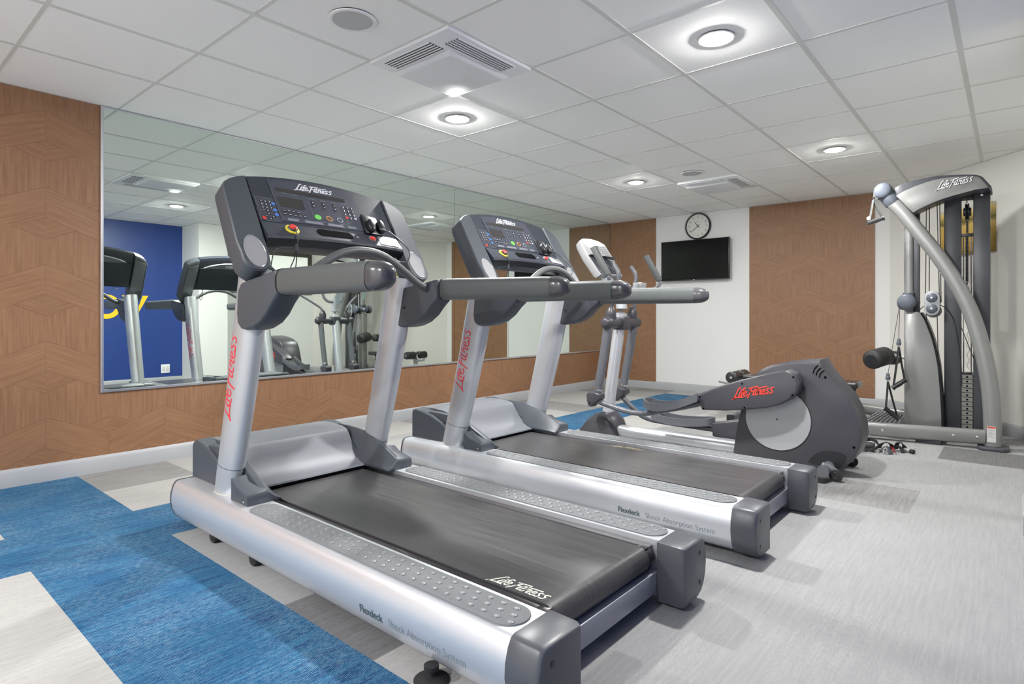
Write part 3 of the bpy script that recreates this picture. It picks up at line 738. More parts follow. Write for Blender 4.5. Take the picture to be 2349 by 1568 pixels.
    M(OF).box(2.02, 2.074, -0.27, 0.27, 0.249, 0.263).build('hood_gap', mat_black, hood, smooth=False)
    for s in (-1, 1):
        sp = [(1.610, 0.262), (1.610, 0.414), (1.622, 0.432), (1.64, 0.439), (1.70, 0.432), (1.79, 0.412), (1.88, 0.378), (1.96, 0.335), (2.03, 0.285), (2.05, 0.262)]
        m = M(OF); m.loft([[(x, s*0.297, z) for x, z in sp], [(x, s*0.365, z-(0.004 if z > 0.27 else 0)) for x, z in sp], [(x+(0.004 if x < 1.7 else -0.004), s*0.372, z-(0.010 if z > 0.27 else 0)) for x, z in sp]])
        m.build('hood_side_panel', DARKPL, t, ang=30)
    M(OF).box(1.600, 1.617, -0.36, 0.36, 0.10, 0.425).build('hood_front', DARKPL, t, bevel=0.004)
    for sg in (-1, 1):
        gm = M(OF)
        gm.box(1.5984, 1.6002, min(sg*0.068, sg*0.312), max(sg*0.068, sg*0.312), 0.327, 0.417)
        gr = gm.build('front_grille', mat_black, t, smooth=False)
        gm = M(OF)
        for k in range(15): gm.box(1.5975, 1.5986, sg*(0.078+k*0.0165)-0.0025, sg*(0.078+k*0.0165)+0.0025, 0.327, 0.417)
        for k in range(6): gm.box(1.5975, 1.5986, min(sg*0.068, sg*0.312), max(sg*0.068, sg*0.312), 0.327+k*0.0174, 0.3305+k*0.0174)
        gm.build('grille_bars', DARKPL, gr, smooth=False)
    em = M(OF); n = 32
    for k in range(n):
        a, b = 2*PI*k/n, 2*PI*(k+1)/n
        em.loft([[(1.5982, r*math.cos(q), 0.375+r*math.sin(q)) for r in (0.040, 0.046)] + [(1.600, r*math.cos(q), 0.375+r*math.sin(q)) for r in (0.046, 0.040)] for q in (a, b)], cap=False)
    for (ya, za, yb_, zb) in ((-0.022, -0.006, 0.012, 0.018), (-0.028, 0.012, 0.0, 0.012), (0.0, -0.02, 0.026, -0.002), (0.012, 0.018, 0.024, 0.026)):
        d = Vector((0, yb_-ya, zb-za)).normalized(); n_ = Vector((0, -d.z, d.y))*0.004
        A = Vector((1.5982, ya, 0.375+za)); B = Vector((1.5982, yb_, 0.375+zb))
        em.loft([[tuple(A+n_), tuple(B+n_), tuple(B-n_), tuple(A-n_)], [tuple(p+Vector((0.002, 0, 0))) for p in (A+n_, B+n_, B-n_, A-n_)]])
    em.build('front_emblem', WHITEL, t, smooth=False)
    # ---------------- console: local frame (s across, tt up the face, h out of the face)
    O_ = Vector((2.31, 0, 1.25)); U = Vector((-0.514, 0, 0.857)).normalized(); Nn = Vector((0.857, 0, 0.514)).normalized()
    def c(s_, t_, h=0.0): p = O_+Vector((0, 1, 0))*s_+U*t_+Nn*h; return tuple(p)
    def arc(s_): return 0.462-0.30*s_*s_-0.2*s_**4
    # centre console body: face upper plane, lower shelf, underside
    SS = [-0.345+0.69*k/16 for k in range(17)]
    m = M(OF)
    rings = []
    for s_ in SS:
        lift = 0.018*(1-(s_/0.345)**2)
        rings.append([c(s_, 0.19), c(s_, arc(s_)-0.004), c(s_, arc(s_), -0.006), c(s_, arc(s_), -0.05), c(s_, arc(s_)-0.03, -0.062), c(s_, 0.20, -0.070), c(s_, 0.090, -0.072), c(s_, 0.077+lift*0.3, -0.045), c(s_, 0.074+lift*0.5, -0.012), c(s_, 0.084+lift*0.8, 0.022), c(s_, 0.093+lift*0.8, 0.027), c(s_, 0.102+lift*0.8, 0.026), c(s_, 0.178, 0.006), c(s_, 0.184, 0.0)])
    m.loft(rings)
    con = m.build('console', DARKER, t, ang=22)
    m = M(OF); rings = []
    for s_ in SS:
        lift = 0.018*(1-(s_/0.345)**2)
        rings.append([c(s_, 0.086+lift*0.2, -0.070), c(s_, 0.0755+lift*0.3, -0.045), c(s_, 0.0725+lift*0.5, -0.012), c(s_, 0.082+lift*0.8, 0.0205), c(s_, 0.086+lift*0.8, 0.010), c(s_, 0.090, -0.04)])
    m.loft(rings); m.build('console_underside', BLACKPL, con, ang=22)
    # raised overlay panel
    ov = [(-0.240, 0.200), (-0.250, 0.415)]+[(s_, arc(s_)-0.022) for s_ in (-0.23, -0.18, -0.12, -0.06, 0.0, 0.06, 0.12, 0.165)]+[(0.178, 0.40), (0.215, 0.21), (0.205, 0.200)]
    m = M(OF); m.loft([[c(a, b, 0.0003) for a, b in ov], [c(a, b, 0.0022) for a, b in ov]]); m.build('overlay_panel', PANEL, con, smooth=False)
    kp = [(-0.338, 0.190), (-0.338, 0.308), (-0.334, 0.314), (-0.260, 0.314), (-0.254, 0.308), (-0.247, 0.190)]
    m = M(OF); m.loft([[c(a, b, 0.0003) for a, b in kp], [c(a, b, 0.0020) for a, b in kp]]); m.build('keypad_panel', PANEL, con, smooth=False)
    def rect(mm, s0, s1, t0, t1, h0=0.0022, h1=0.0030): mm.loft([[c(a, b, h) for a, b in ((s0, t0), (s1, t0), (s1, t1), (s0, t1))] for h in (h0, h1)])
    def disc(mm, s0, t0, rs, rt, h0=0.0022, h1=0.0036, n=20): mm.loft([[c(s0+rs*math.cos(2*PI*k/n), t0+rt*math.sin(2*PI*k/n), h) for k in range(n)] for h in (h0, h1)])
    m = M(OF); rect(m, -0.228, 0.120, 0.364, 0.384); m.build('message_bar', LCD, con, smooth=False)
    m = M(OF); rect(m, -0.229, -0.113, 0.278, 0.334); m.build('display', LCD, con, smooth=False)
    for (s0, t0, s1, t1) in ((-0.252, 0.425, -0.242, 0.197), (-0.085, 0.352, -0.082, 0.235), (0.085, 0.345, 0.092, 0.222), (-0.082, 0.2232, 0.088, 0.2230)):
        d = (Vector((s1-s0, t1-t0, 0))).normalized(); nx, ny = -d.y*0.0007, d.x*0.0007
        m = M(OF); m.loft([[c(a, b, h) for a, b in ((s0+nx, t0+ny), (s1+nx, t1+ny), (s1-nx, t1-ny), (s0-nx, t0-ny))] for h in (0.0022, 0.0028)]); m.build('divider_line', OUTL, con, smooth=False)
    m = M(OF); rect(m, -0.338, -0.254, 0.3125, 0.3138, 0.002, 0.0026); rect(m, -0.339, -0.3376, 0.190, 0.3130, 0.002, 0.0026); rect(m, -0.3385, -0.25, 0.190, 0.1912, 0.002, 0.0026); m.build('keypad_border', OUTL, con, smooth=False)
    for sa, sb in ((-0.215, -0.165), (-0.135, -0.045), (-0.02, 0.06), (0.085, 0.13)):
        m = M(OF); rect(m, sa, sb, 0.205, 0.2185); m.build('printed_block', OUTL, con, smooth=False)
    for sa, ta in ((-0.205, 0.356), (-0.155, 0.354), (-0.075, 0.348), (-0.02, 0.346), (0.036, 0.346), (0.09, 0.348)):
        m = M(OF); rect(m, sa, sa+0.026, ta, ta+0.003); m.build('printed_caption', OUTL, con, smooth=False)
    # keys
    keys = []
    def key(s0, t0, rs, rt, h, mark):
        k = M(OF); disc(k, s0, t0, rs, rt, h, h+0.001, 14)
        mark(k, s0, t0, h+0.001); keys.append(k)
    def bar(w_, t_): return lambda k, s0, t0, h: k.loft([[c(a, b, q) for a, b in ((s0-w_, t0-t_), (s0+w_, t0-t_), (s0+w_, t0+t_), (s0-w_, t0+t_))] for q in (h, h+0.0005)], mi=1)
    for ci, s0 in enumerate((-0.313, -0.295, -0.276)):
        for ri, t0 in enumerate((0.294, 0.277, 0.261, 0.245)):
            if ri == 3 and ci != 1: key(s0, t0, 0.006, 0.005, 0.002, bar(0.004, 0.0009)); continue
            key(s0, t0, 0.0065, 0.0065, 0.002, bar(0.0017, 0.0036))
    for ci, s0 in enumerate((0.098, 0.121, 0.145)):
        for ri, t0 in enumerate((0.330, 0.309, 0.288, 0.268)):
            if ri == 3 and ci != 1: continue
            key(s0, t0, 0.008, 0.008, 0.0022, bar(0.002, 0.005))
    for s0 in (-0.062, -0.006, 0.050):
        for t0, up_ in ((0.329, 1), (0.308, -1)):
            key(s0, t0, 0.0095, 0.0085, 0.0022, lambda k, a, b, h, up_=up_: k.loft([[c(a-0.004, b-0.003*up_, q), c(a+0.004, b-0.003*up_, q), c(a, b+0.004*up_, q)] for q in (h, h+0.0006)], mi=1))
    for s0, t0 in ((-0.219, 0.259), (-0.197, 0.259), (-0.175, 0.258), (-0.152, 0.258), (-0.219, 0.240), (-0.195, 0.239), (-0.172, 0.239), (-0.149, 0.238), (-0.126, 0.238)):
        key(s0, t0, 0.010, 0.0075, 0.0022, bar(0.006, 0.0011))
    for s0, t0 in ((-0.295, 0.228), (-0.308, 0.214), (-0.278, 0.214), (-0.293, 0.201)): key(s0, t0, 0.009, 0.006, 0.002, bar(0.002, 0.002))
    for k in keys: k.build('key', [BLACKPL, WHITEL], con, smooth=False)
    for nm, s0, t0, r0, mt in (('start_key', -0.061, 0.246, 0.0165, GREENB), ('cooldown_key', -0.003, 0.246, 0.0165, ORANGEB), ('pause_key', 0.053, 0.246, 0.0155, GREYB),
                               ('blue_key', -0.262, 0.286, 0.009, BLUEB), ('blue_key', -0.262, 0.252, 0.009, BLUEB), ('blue_key', -0.261, 0.227, 0.009, BLUEB), ('clear_key', -0.322, 0.202, 0.009, REDB), ('clear_key', 0.098, 0.268, 0.0075, REDB), ('enter_key', 0.145, 0.268, 0.0075, GREYB)):
        m = M(OF); disc(m, s0, t0, r0, r0*0.86, 0.0020, 0.0044); kk = m.build(nm, mt, con)
        if r0 > 0.015 and nm != 'start_key':
            m = M(OF); disc(m, s0, t0, r0*0.78, r0*0.66, 0.0044, 0.0050); m.build('key_face', DARKER if nm == 'pause_key' else mat_brown, kk)
    # white logo on top
    def fl_(u, v, h): return c(-0.128+0.195*u, 0.396+v*0.150, 0.0022+h)
    logo_mesh(fl_, OF, 0.30).build('white_logo', WHITEL, con, smooth=False)
    # lower shelf face frame
    A = Vector(c(0, 0.178, 0.006)); B = Vector(c(0, 0.109, 0.026)); Sd = (A-B).normalized(); Sn = Vector((0, 1, 0)).cross(Sd); Sn = -Sn if Sn.x < 0 else Sn
    Lf = (A-B).length
    def sf(s_, q, h=0.0):
        lift = 0.018*(1-(s_/0.345)**2)*0.8
        a = Vector(c(s_, 0.178, 0.006)); b = Vector(c(s_, 0.102+lift, 0.026)); return tuple(b.lerp(a, q)+Sn*h)
    def sdisc(nm, s0, q0, r0, prof, mt, par):
        ctr = Vector(sf(s0, q0)); e1 = Vector((0, 1, 0)); m = M(OF)
        m.loft([[tuple(ctr+e1*r*math.cos(2*PI*k/28)+Sd*r*math.sin(2*PI*k/28)+Sn*h) for k in range(28)] for r, h in prof]); return m.build(nm, mt, par)
    st = sdisc('stop_ring', -0.221, 0.5, 0.03, [(0.030, 0.0), (0.030, 0.004), (0.022, 0.006), (0.001, 0.006)], YELLOW, con)
    sdisc('stop_button_base', -0.221, 0.5, 0.02, [(0.021, 0.005), (0.019, 0.013), (0.0005, 0.013)], CAPM, st)
    sdisc('stop_button', -0.221, 0.5, 0.02, [(0.0165, 0.012), (0.0165, 0.017), (0.013, 0.0195), (0.0005, 0.0195)], REDB, st)
    rb = sdisc('red_knob', 0.188, 0.50, 0.014, [(0.014, 0.0), (0.014, 0.007), (0.011, 0.011), (0.0005, 0.0115)], REDB, con)
    sdisc('knob_collar', 0.190, 0.55, 0.014, [(0.018, 0.0), (0.018, 0.003), (0.0005, 0.003)], CUP, rb)
    m = M(OF); n = 10; sl = []
    for k in range(n+1): a = -PI/2+PI*k/n; sl.append((0.060+0.020*math.cos(a), 0.54+0.36*math.sin(a)))
    for k in range(n+1): a = PI/2+PI*k/n; sl.append((-0.080+0.020*math.cos(a), 0.54+0.36*math.sin(a)))
    m.loft([[sf(a, b, -0.004) for a, b in sl], [sf(a, b, 0.0022) for a, b in sl]]); m.build('shelf_slot', mat_black, con, smooth=False)
    m = M(OF)
    for k in range(9):
        a, b = PI*(0.15+0.17*k), PI*(0.15+0.17*(k+1))
        m.loft([[sf(0.108+r*math.cos(q), 0.5+r*math.sin(q)*9, h) for r, h in ((0.0065, 0.0003), (0.0085, 0.0003), (0.0085, 0.0010), (0.0065, 0.0010))] for q in (a, b)], cap=False)
    m.build('headphone_mark', WHITEL, con, smooth=False)
    m = M(OF); pl = [(0.222, 0.05), (0.232, 0.92), (0.268, 0.92), (0.325, 0.05)]
    m.loft([[sf(a, b, 0.0002) for a, b in pl], [sf(a, b, 0.0016) for a, b in pl]]); m.build('shelf_plate', CUP, con, smooth=False)
    # side pods with cup holder
    for s in (-1, 1):
        e0, e1 = 0.352, 0.462
        def outline(k=0.0):
            pts = [(e0, 0.419), (e0+0.035, 0.408), (e0+0.07, 0.391), (e1-0.012, 0.368), (e1-0.002, 0.352), (e1+0.001, 0.335)]
            pts += [(e1+0.010, 0.06), (e1+0.004, 0.01)]
            for q in range(1, 8):
                a = -PI*q/8; pts.append(((e0+e1)/2+0.004+0.060*math.cos(a), 0.0+0.072*math.sin(a)))
            pts += [(e0, 0.01)]
            cx, cy = (e0+e1)/2, 0.17
            return [(cx+(x-cx)*(1-k), cy+(y-cy)*(1-k*0.3)) for x, y in pts]
        fr = outline(0.0); r2 = outline(0.07)
        m = M(OF); m.loft([[c(s*a, b*0.94+0.01, -0.085) for a, b in r2], [c(s*a, b, -0.075) for a, b in fr], [c(s*a, b, 0.002+(0.003*max(0, (0.12-b)/0.19) if b < 0.12 else 0)) for a, b in fr], [c(s*a, b, 0.009+(0.003*max(0, (0.12-b)/0.19) if b < 0.12 else 0)) for a, b in r2]])
        pod = m.build('console_side_pod', DARKPL, t, ang=30)
        # cup holder disc
        ctr = (0.409, 0.020); n = 32
        def ho(b): return 0.0095+(0.003*max(0, (0.12-b)/0.19) if b < 0.12 else 0)
        def el(k, h): return [c(s*(ctr[0]+0.043*k*math.cos(2*PI*q/n)), ctr[1]+0.078*k*math.sin(2*PI*q/n), ho(ctr[1]+0.078*k*math.sin(2*PI*q/n))+h) for q in range(n)]
        m = M(OF); m.loft([el(1.0, -0.002), el(1.0, 0.002), el(0.95, 0.0035), el(0.92, 0.001)]); m.build('cup_holder_rim', CHROME_SOFT, pod)
        m = M(OF); m.loft([el(0.93, -0.002), el(0.93, 0.0015)]); m.build('cup_holder', CUP, pod)
        m = M(OF); m.loft([[c(s*(e0+0.006), 0.06, -0.086), c(s*(e1-0.010), 0.06, -0.086), c(s*(e1-0.012), 0.345, -0.086), c(s*(e0+0.006), 0.38, -0.086)], [c(s*(e0+0.006), 0.06, -0.089), c(s*(e1-0.010), 0.06, -0.089), c(s*(e1-0.012), 0.345, -0.089), c(s*(e0+0.006), 0.38, -0.089)]])
        m.build('pod_back_plate', HOODSILVER, pod, bevel=0.002)
    # back of console (seen in the mirror)
    m = M(OF); bk = [(-0.335, 0.095), (0.335, 0.095), (0.335, 0.34), (-0.335, 0.34)]
    m.loft([[c(a, b, -0.074) for a, b in bk], [c(a, b, -0.082) for a, b in bk]]); m.build('console_back', BACKPL, t, bevel=0.003)
    m = M(OF); cr = [(s_, 0.345) for s_ in (0.30, 0.15, 0, -0.15, -0.30)]+[(s_, 0.345+0.065*(1-(s_/0.31)**2)) for s_ in (-0.25, -0.18, -0.1, 0, 0.1, 0.18, 0.25)]
    m.loft([[c(a, b, -0.062) for a, b in cr], [c(a, b-0.006, -0.079) for a, b in cr]]); cb = m.build('back_crescent', HOODSILVER, t, ang=30)
    def fb(u, v, h): return c(0.10-0.20*u, 0.357+v*0.15, -0.0795-h)
    logo_mesh(fb, OF, 0.3).build('back_logo', WHITEL, cb, smooth=False)
    # entertainment cradle with cable
    m = M(OF); m.loft([[c(a, b, h) for a, b in ((0.172, 0.185), (0.178, 0.298), (0.262, 0.285), (0.272, 0.178))] for h in (0.002, 0.014)])
    cd = m.build('phone_cradle', BLACKPL, t, bevel=0.006)
    for s0 in (0.206, 0.262):
        m = M(OF); m.loft([[c(s0+0.019*kk*math.cos(2*PI*q/16), 0.222+0.036*kk*math.sin(2*PI*q/16), h) for q in range(16)] for kk, h in ((1, 0.012), (1.05, 0.028), (0.92, 0.036), (0.5, 0.039))])
        m.build('cradle_clip', BLACKPL, cd, ang=60)
    pth = smooth_path([c(0.225, 0.185, 0.05), c(0.27, 0.17, 0.055), c(0.315, 0.12, 0.06), c(0.33, 0.05, 0.075), c(0.31, 0.0, 0.06), c(0.275, 0.005, 0.04), c(0.262, 0.03, 0.035)], 6)
    m = M(OF); m.sweep(pth, 0.0035, 8); m.build('cradle_cable', DARKPL, cd)
    # pulse crossbar
    half = [(0.385, 2.465, 1.140), (0.350, 2.463, 1.144), (0.285, 2.458, 1.172), (0.22, 2.452, 1.217), (0.13, 2.450, 1.270), (0.06, 2.450, 1.292)]
    pts = [(x, -y, z) for y, x, z in half]+[(2.45, 0, 1.297)]+[(x, y, z) for y, x, z in half[::-1]]
    m = M(OF); m.sweep(smooth_path(pts, 6), 0.0175, 18); m.build('pulse_crossbar', GRIPPL, t, ang=60)
    # safety cord
    sc = Vector(sf(-0.218, 0.35, 0.02))
    p1 = [tuple(sc), tuple(sc+Vector((0.02, 0.0, -0.05))), tuple(sc+Vector((0.02, -0.006, -0.085)))]
    kx = sc+Vector((0.02, -0.006, -0.085))
    lp = smooth_path(p1+[tuple(kx+Vector((0, -0.012, -0.05))), tuple(kx+Vector((0, -0.03, -0.095))), tuple(kx+Vector((0, -0.02, -0.12))), tuple(kx+Vector((0, -0.006, -0.09))), tuple(kx+Vector((0, 0.0, -0.04))), tuple(kx)], 6)
    m = M(OF); m.sweep(lp, 0.0022, 8)
    m.sweep(smooth_path([tuple(kx), tuple(kx+Vector((0.0, -0.05, -0.006))), tuple(kx+Vector((0.01, -0.10, -0.022))), tuple(kx+Vector((0.03, -0.128, -0.09)))], 6), 0.0022, 8)
    cord = m.build('safety_cord', CABLE, t)
    m = M(OF); m.sweep([tuple(kx+Vector((0, 0, 0.012))), tuple(kx+Vector((0, 0, -0.014)))], 0.0065, 8); m.build('cord_clip', CAPM, cord)
    return belt

mat_cream = mat('cream_gasket', srgb(190, 186, 170), 0.5)
mat_brown = mat('brown_key_face', srgb(92, 66, 48), 0.4)
mat_black = mat('deep_black_slot', srgb(8, 8, 11), 0.9, 0, 0.03)
CHROME_SOFT = mat('bright_rim', srgb(160, 162, 166), 0.25, 0.3)
t1 = thing('treadmill', 'nearest treadmill, on the blue and grey carpet, white logo at the belt end', 'treadmill', (2.690, 0.941, 0), 'treadmills facing the mirror')
belt1 = treadmill_parts(t1)
t2 = dup(t1); t2.location = (2.750, 2.295, 0)
t2['label'] = 'second treadmill, standing between the nearest treadmill and the elliptical'
for t, y0, mt in ((t1, 0, CREAML), (t2, 1, FADEDL)):
    rl = sorted([c_ for c_ in t.children if c_.name.startswith('side_rail')], key=lambda o_: sum(v.co.y for v in o_.data.vertices))[0]
    bl = [c_ for c_ in t.children if c_.name.startswith('running_belt')][0]
    if y0 == 0:
        fn = lambda u, v, h: (3.405+0.205*u, -0.245+v*0.22*0.9, 0.2492+h)
    else:
        fn = lambda u, v, h: (2.69+0.215*u, 0.235+v*0.20, 0.2492+h)
    logo_mesh(fn, OF, 0.26).build('belt_logo', mt, bl, smooth=False)
    # rail lettering follows the rail bulge
    def rf(dx):
        def f(x, y):
            z = 0.138+y
            # rail profile outward distance at z
            pr = [(0.105, 0.455), (0.135, 0.468), (0.170, 0.474), (0.205, 0.472), (0.240, 0.463)]
            d = pr[-1][1]
            for (za, da), (zb, db) in zip(pr, pr[1:]):
                if za <= z <= zb: d = da+(db-da)*(z-za)/(zb-za)
            return (dx+x, -(d+0.0008), z)
        return f
    text_obj('rail_lettering', 'Flexdeck', 0.034, rf(3.085 if y0 == 0 else 3.155), DKL, rl, OF, bold=0.0006, sx=0.90)
    text_obj('rail_lettering_light', 'Shock Absorption System', 0.034, rf(3.222 if y0 == 0 else 3.292), MIDL, rl, OF, bold=-0.0003, sx=0.87)

EXPOSURE = 0.2

# ------------------------------------------------------------------ elliptical trainer
EO = (2.9, 3.63, 0)
el = thing('elliptical_trainer', 'dark grey elliptical trainer with red lettering, standing beyond the treadmills', 'elliptical', EO)
hs = [(3.045, 0.035), (3.049, 0.064), (3.073, 0.233), (3.102, 0.363), (3.140, 0.48), (3.175, 0.575), (3.224, 0.646), (3.30, 0.685), (3.391, 0.710), (3.502, 0.729), (3.609, 0.739), (3.622, 0.715), (3.655, 0.655), (3.698, 0.604), (3.77, 0.518), (3.812, 0.431), (3.836, 0.340), (3.842, 0.27), (3.831, 0.20), (3.812, 0.150), (3.77, 0.094), (3.725, 0.050), (3.70, 0.035)]
def shrink(pts, k, c=None):
    cx, cz = c or (sum(p[0] for p in pts)/len(pts), sum(p[1] for p in pts)/len(pts))
    return [(cx+(x-cx)*k, cz+(z-cz)*k) for x, z in pts]
m = M(EO); m.loft([[(x, y, z) for x, z in shrink(hs, k)] for y, k in ((3.500, 0.955), (3.507, 0.985), (3.525, 1.0), (3.735, 1.0), (3.753, 0.985), (3.760, 0.955))])
hsg = m.build('drive_housing', ELLDARK, el, ang=40)
for s, y in ((-1, 3.4995), (1, 3.7605)):
    m = M(EO); n = 48; cx, cz, r = 3.350, 0.330, 0.208
    ring = lambda k, yy: [(cx+r*k*math.cos(2*PI*q/n), yy, cz+r*k*math.sin(2*PI*q/n)) for q in range(n)]
    m.loft([ring(1.02, y), ring(1.02, y+s*0.003)]); d0 = m.build('disc_gap', BLACKPL, hsg)
    m = M(EO); m.loft([ring(1.0, y+s*0.002), ring(0.99, y+s*0.006), ring(0.5, y+s*0.009)]); d0 = m.build('crank_disc', ELLDISC, hsg, ang=50)
    M(EO).cyl((cx, y+s*0.006, cz), (cx, y+s*0.0105, cz), 0.006, 12).build('disc_bolt', BLACKPL, d0)
    for k in range(3):
        ax = 3.570+0.018*k; m = M(EO)
        pth = [(ax-0.002, y+s*0.001, 0.650-0.012*k), (ax+0.008, y+s*0.002, 0.680-0.013*k), (ax+0.028, y+s*0.001, 0.704-0.016*k)]
        m.sweep(smooth_path(pth, 4), (0.0042, 0.003), 8); m.build('vent_slot', mat_black, hsg)
    m = M(EO); rc = smooth_path([(3.538, 0, 0.070), (3.56, 0, 0.11), (3.60, 0, 0.145), (3.66, 0, 0.165), (3.72, 0, 0.165), (3.755, 0, 0.145), (3.745, 0, 0.10), (3.71, 0, 0.060)], 4)
    m.loft([[(p[0], y, p[2]) for p in rc], [(p[0], y+s*0.003, p[2]) for p in rc]])
    m.build('lower_recess', BLACKPL, hsg, bevel=0.001, seg=1)
    for hx, hz in ((3.640, 0.628), (3.800, 0.205)): M(EO).ball((hx, y+s*0.001, hz), (0.008, 0.003, 0.008), 10, 6).build('housing_screw', mat_black, hsg)
def lane(y, near):
    # swing arm, hubs, link, pedal, cover for one side;  near side pedal is up, far side pedal is down
    piv = (2.095, y, 0.965)
    m = M(EO); m.sweep([(2.090, y, 0.94), (2.050, y, 0.70), (2.010, y, 0.50), (1.985, y, 0.40)], [(0.030, 0.040), (0.029, 0.038), (0.029, 0.037), (0.029, 0.036)], 20)
    arm = m.build('swing_arm', ELLGREY, el, ang=50)
    m = M(EO); m.sweep([(1.994, y, 0.437), (1.990, y, 0.422)], (0.031, 0.039), 20); m.build('arm_clip', CHROME, arm)
    kn = [(1.925, 0.405), (1.985, 0.408), (2.035, 0.395), (2.040, 0.36), (2.015, 0.335), (1.985, 0.315), (1.955, 0.285), (1.925, 0.290), (1.910, 0.33), (1.908, 0.38)]
    m = M(EO); m.loft([[(x, y+dy, z) for x, z in shrink(kn, k)] for dy, k in ((-0.045, 0.85), (-0.036, 1.0), (0.036, 1.0), (0.045, 0.85))])
    hub = m.build('lower_hub', ELLDARK, el, bevel=0.004, ang=45)
    M(EO).ball((1.945, y-0.045, 0.315), 0.006, 8, 6).build('hub_screw', mat_black, hub)
    # moving handle
    o = -1 if near else 1; yc = 3.63
    yv = 3.455 if near else 3.805
    m = M(EO); m.sweep([(2.092, yv, 0.985), (2.094, yv, 1.02), (2.096, yv, 1.05), (2.10, yv, 1.085), (2.103, yv, 1.10)], [(0.038, 0.042), (0.044, 0.046), (0.040, 0.042), (0.026, 0.028), (0.012, 0.013)], 18)
    egg = m.build('handle_pivot', ELLDARK, el, ang=60)
    yo = yv+o*0.25
    m = M(EO); m.sweep(smooth_path([(2.10, yv, 1.08), (2.125, yv+o*0.02, 1.13), (2.185, yv+o*0.13, 1.215), (2.215, yv+o*0.20, 1.262), (2.228, yo, 1.30), (2.215, yo, 1.345)], 6), 0.0135, 12)
    hb = m.build('moving_handle', ELLGREY, el, ang=60)
    m = M(EO); m.sweep([(2.222, yo, 1.322), (2.218, yo, 1.333), (2.110, yo, 1.520), (2.098, yo, 1.545)], [(0.020, 0.020), (0.028, 0.025), (0.028, 0.025), (0.032, 0.027)], 16, pw=2.6)
    m.build('handle_grip', GRIPPL, hb, ang=40)
    if near:
        lk = [(1.960, 0.345), (2.03, 0.322), (2.12, 0.302), (2.21, 0.284), (2.32, 0.272), (2.42, 0.278), (2.52, 0.302), (2.62, 0.330), (2.74, 0.362), (2.90, 0.412)]
        pc_ = [(2.445, 0.340), (2.49, 0.326), (2.55, 0.324), (2.62, 0.335), (2.70, 0.356), (2.78, 0.388), (2.865, 0.425)]
        cv = [(2.845, 0.455), (2.880, 0.358), (3.05, 0.368), (3.199, 0.392), (3.32, 0.415), (3.406, 0.445), (3.47, 0.485), (3.512, 0.535), (3.525, 0.595), (3.502, 0.650), (3.455, 0.675), (3.36, 0.655), (3.258, 0.622), (3.15, 0.588), (3.05, 0.553), (2.94, 0.507)]
    else:
        lk = [(1.960, 0.345), (2.02, 0.290), (2.09, 0.232), (2.16, 0.185), (2.24, 0.160), (2.34, 0.152), (2.46, 0.148), (2.60, 0.145), (2.80, 0.142)]
        pc_ = [(2.30, 0.190), (2.36, 0.168), (2.44, 0.158), (2.52, 0.156), (2.60, 0.160), (2.68, 0.168), (2.76, 0.178)]
        cv = [(2.78, 0.195), (2.79, 0.098), (2.90, 0.070), (3.10, 0.06), (3.30, 0.10), (3.38, 0.16), (3.37, 0.23), (3.30, 0.27), (3.15, 0.265), (2.96, 0.235)]
    m = M(EO); m.sweep(smooth_path([(x, y, z) for x, z in lk], 3), (0.021, 0.021), 16); m.build('pedal_link', ELLGREY, el, ang=60)
    m = M(EO); yy = 3.42 if near else 3.84
    m.loft([[(x, yy+dy, z) for x, z in shrink(cv, k)] for dy, k in ((-0.058, 0.93), (-0.048, 0.99), (0.048, 0.99), (0.058, 0.93))])
    cvo = m.build('link_cover', ELLDARK, el, bevel=0.004, ang=45)
    if near:
        def fn(u, v, h): return (3.108+0.268*u-v*0.02, yy-0.0600-h, 0.468+u*0.052+v*0.265)
        logo_mesh(fn, EO, 0.30, 0.001).build('red_logo', REDO, cvo, smooth=False)
        for hx, hz in ((3.485, 0.630), (3.480, 0.515), (3.165, 0.565), (2.895, 0.37), (3.18, 0.405), (2.87, 0.45)): M(EO).ball((hx, yy-0.0575, hz), (0.007, 0.003, 0.007), 10, 6).build('cover_screw', mat_black, cvo)
    # pedal tray: curved platform with a rim
    yp = y-0.005 if near else y+0.0; wd = 0.085
    P = [Vector((x, yp, z)) for x, z in pc_]; L = len(P)
    def wv(k): 
        q = k/(L-1); return wd*(0.62+0.38*min(1, math.sin(min(q, 0.5)*PI)+0.25)) if (near) else wd*(0.62+0.38*min(1, math.sin(min(1-q, 0.5)*PI)+0.25))
    m = M(EO)
    rings = []
    for k, p in enumerate(P):
        w = wv(k); rings.append([(p.x, p.y-w, p.z), (p.x, p.y+w, p.z), (p.x, p.y+w, p.z+0.012), (p.x, p.y-w, p.z+0.012)])
    m.loft(rings); pd = m.build('pedal', ELLDARK, el, bevel=0.003, ang=40)
    rim = [(P[k].x, P[k].y-wv(k), P[k].z) for k in range(L)]; rim2 = [(P[k].x, P[k].y+wv(k), P[k].z) for k in range(L)][::-1]
    if near: loop = rim[::-1]+[(P[0].x-0.018, P[0].y-0.03, P[0].z+0.003), (P[0].x-0.018, P[0].y+0.03, P[0].z+0.003)]+rim2[::-1]
    else: loop = rim+[(P[-1].x+0.018, P[-1].y-0.03, P[-1].z+0.003), (P[-1].x+0.018, P[-1].y+0.03, P[-1].z+0.003)]+rim2
    loop = smooth_path(loop, 3); m = M(EO); rr = []
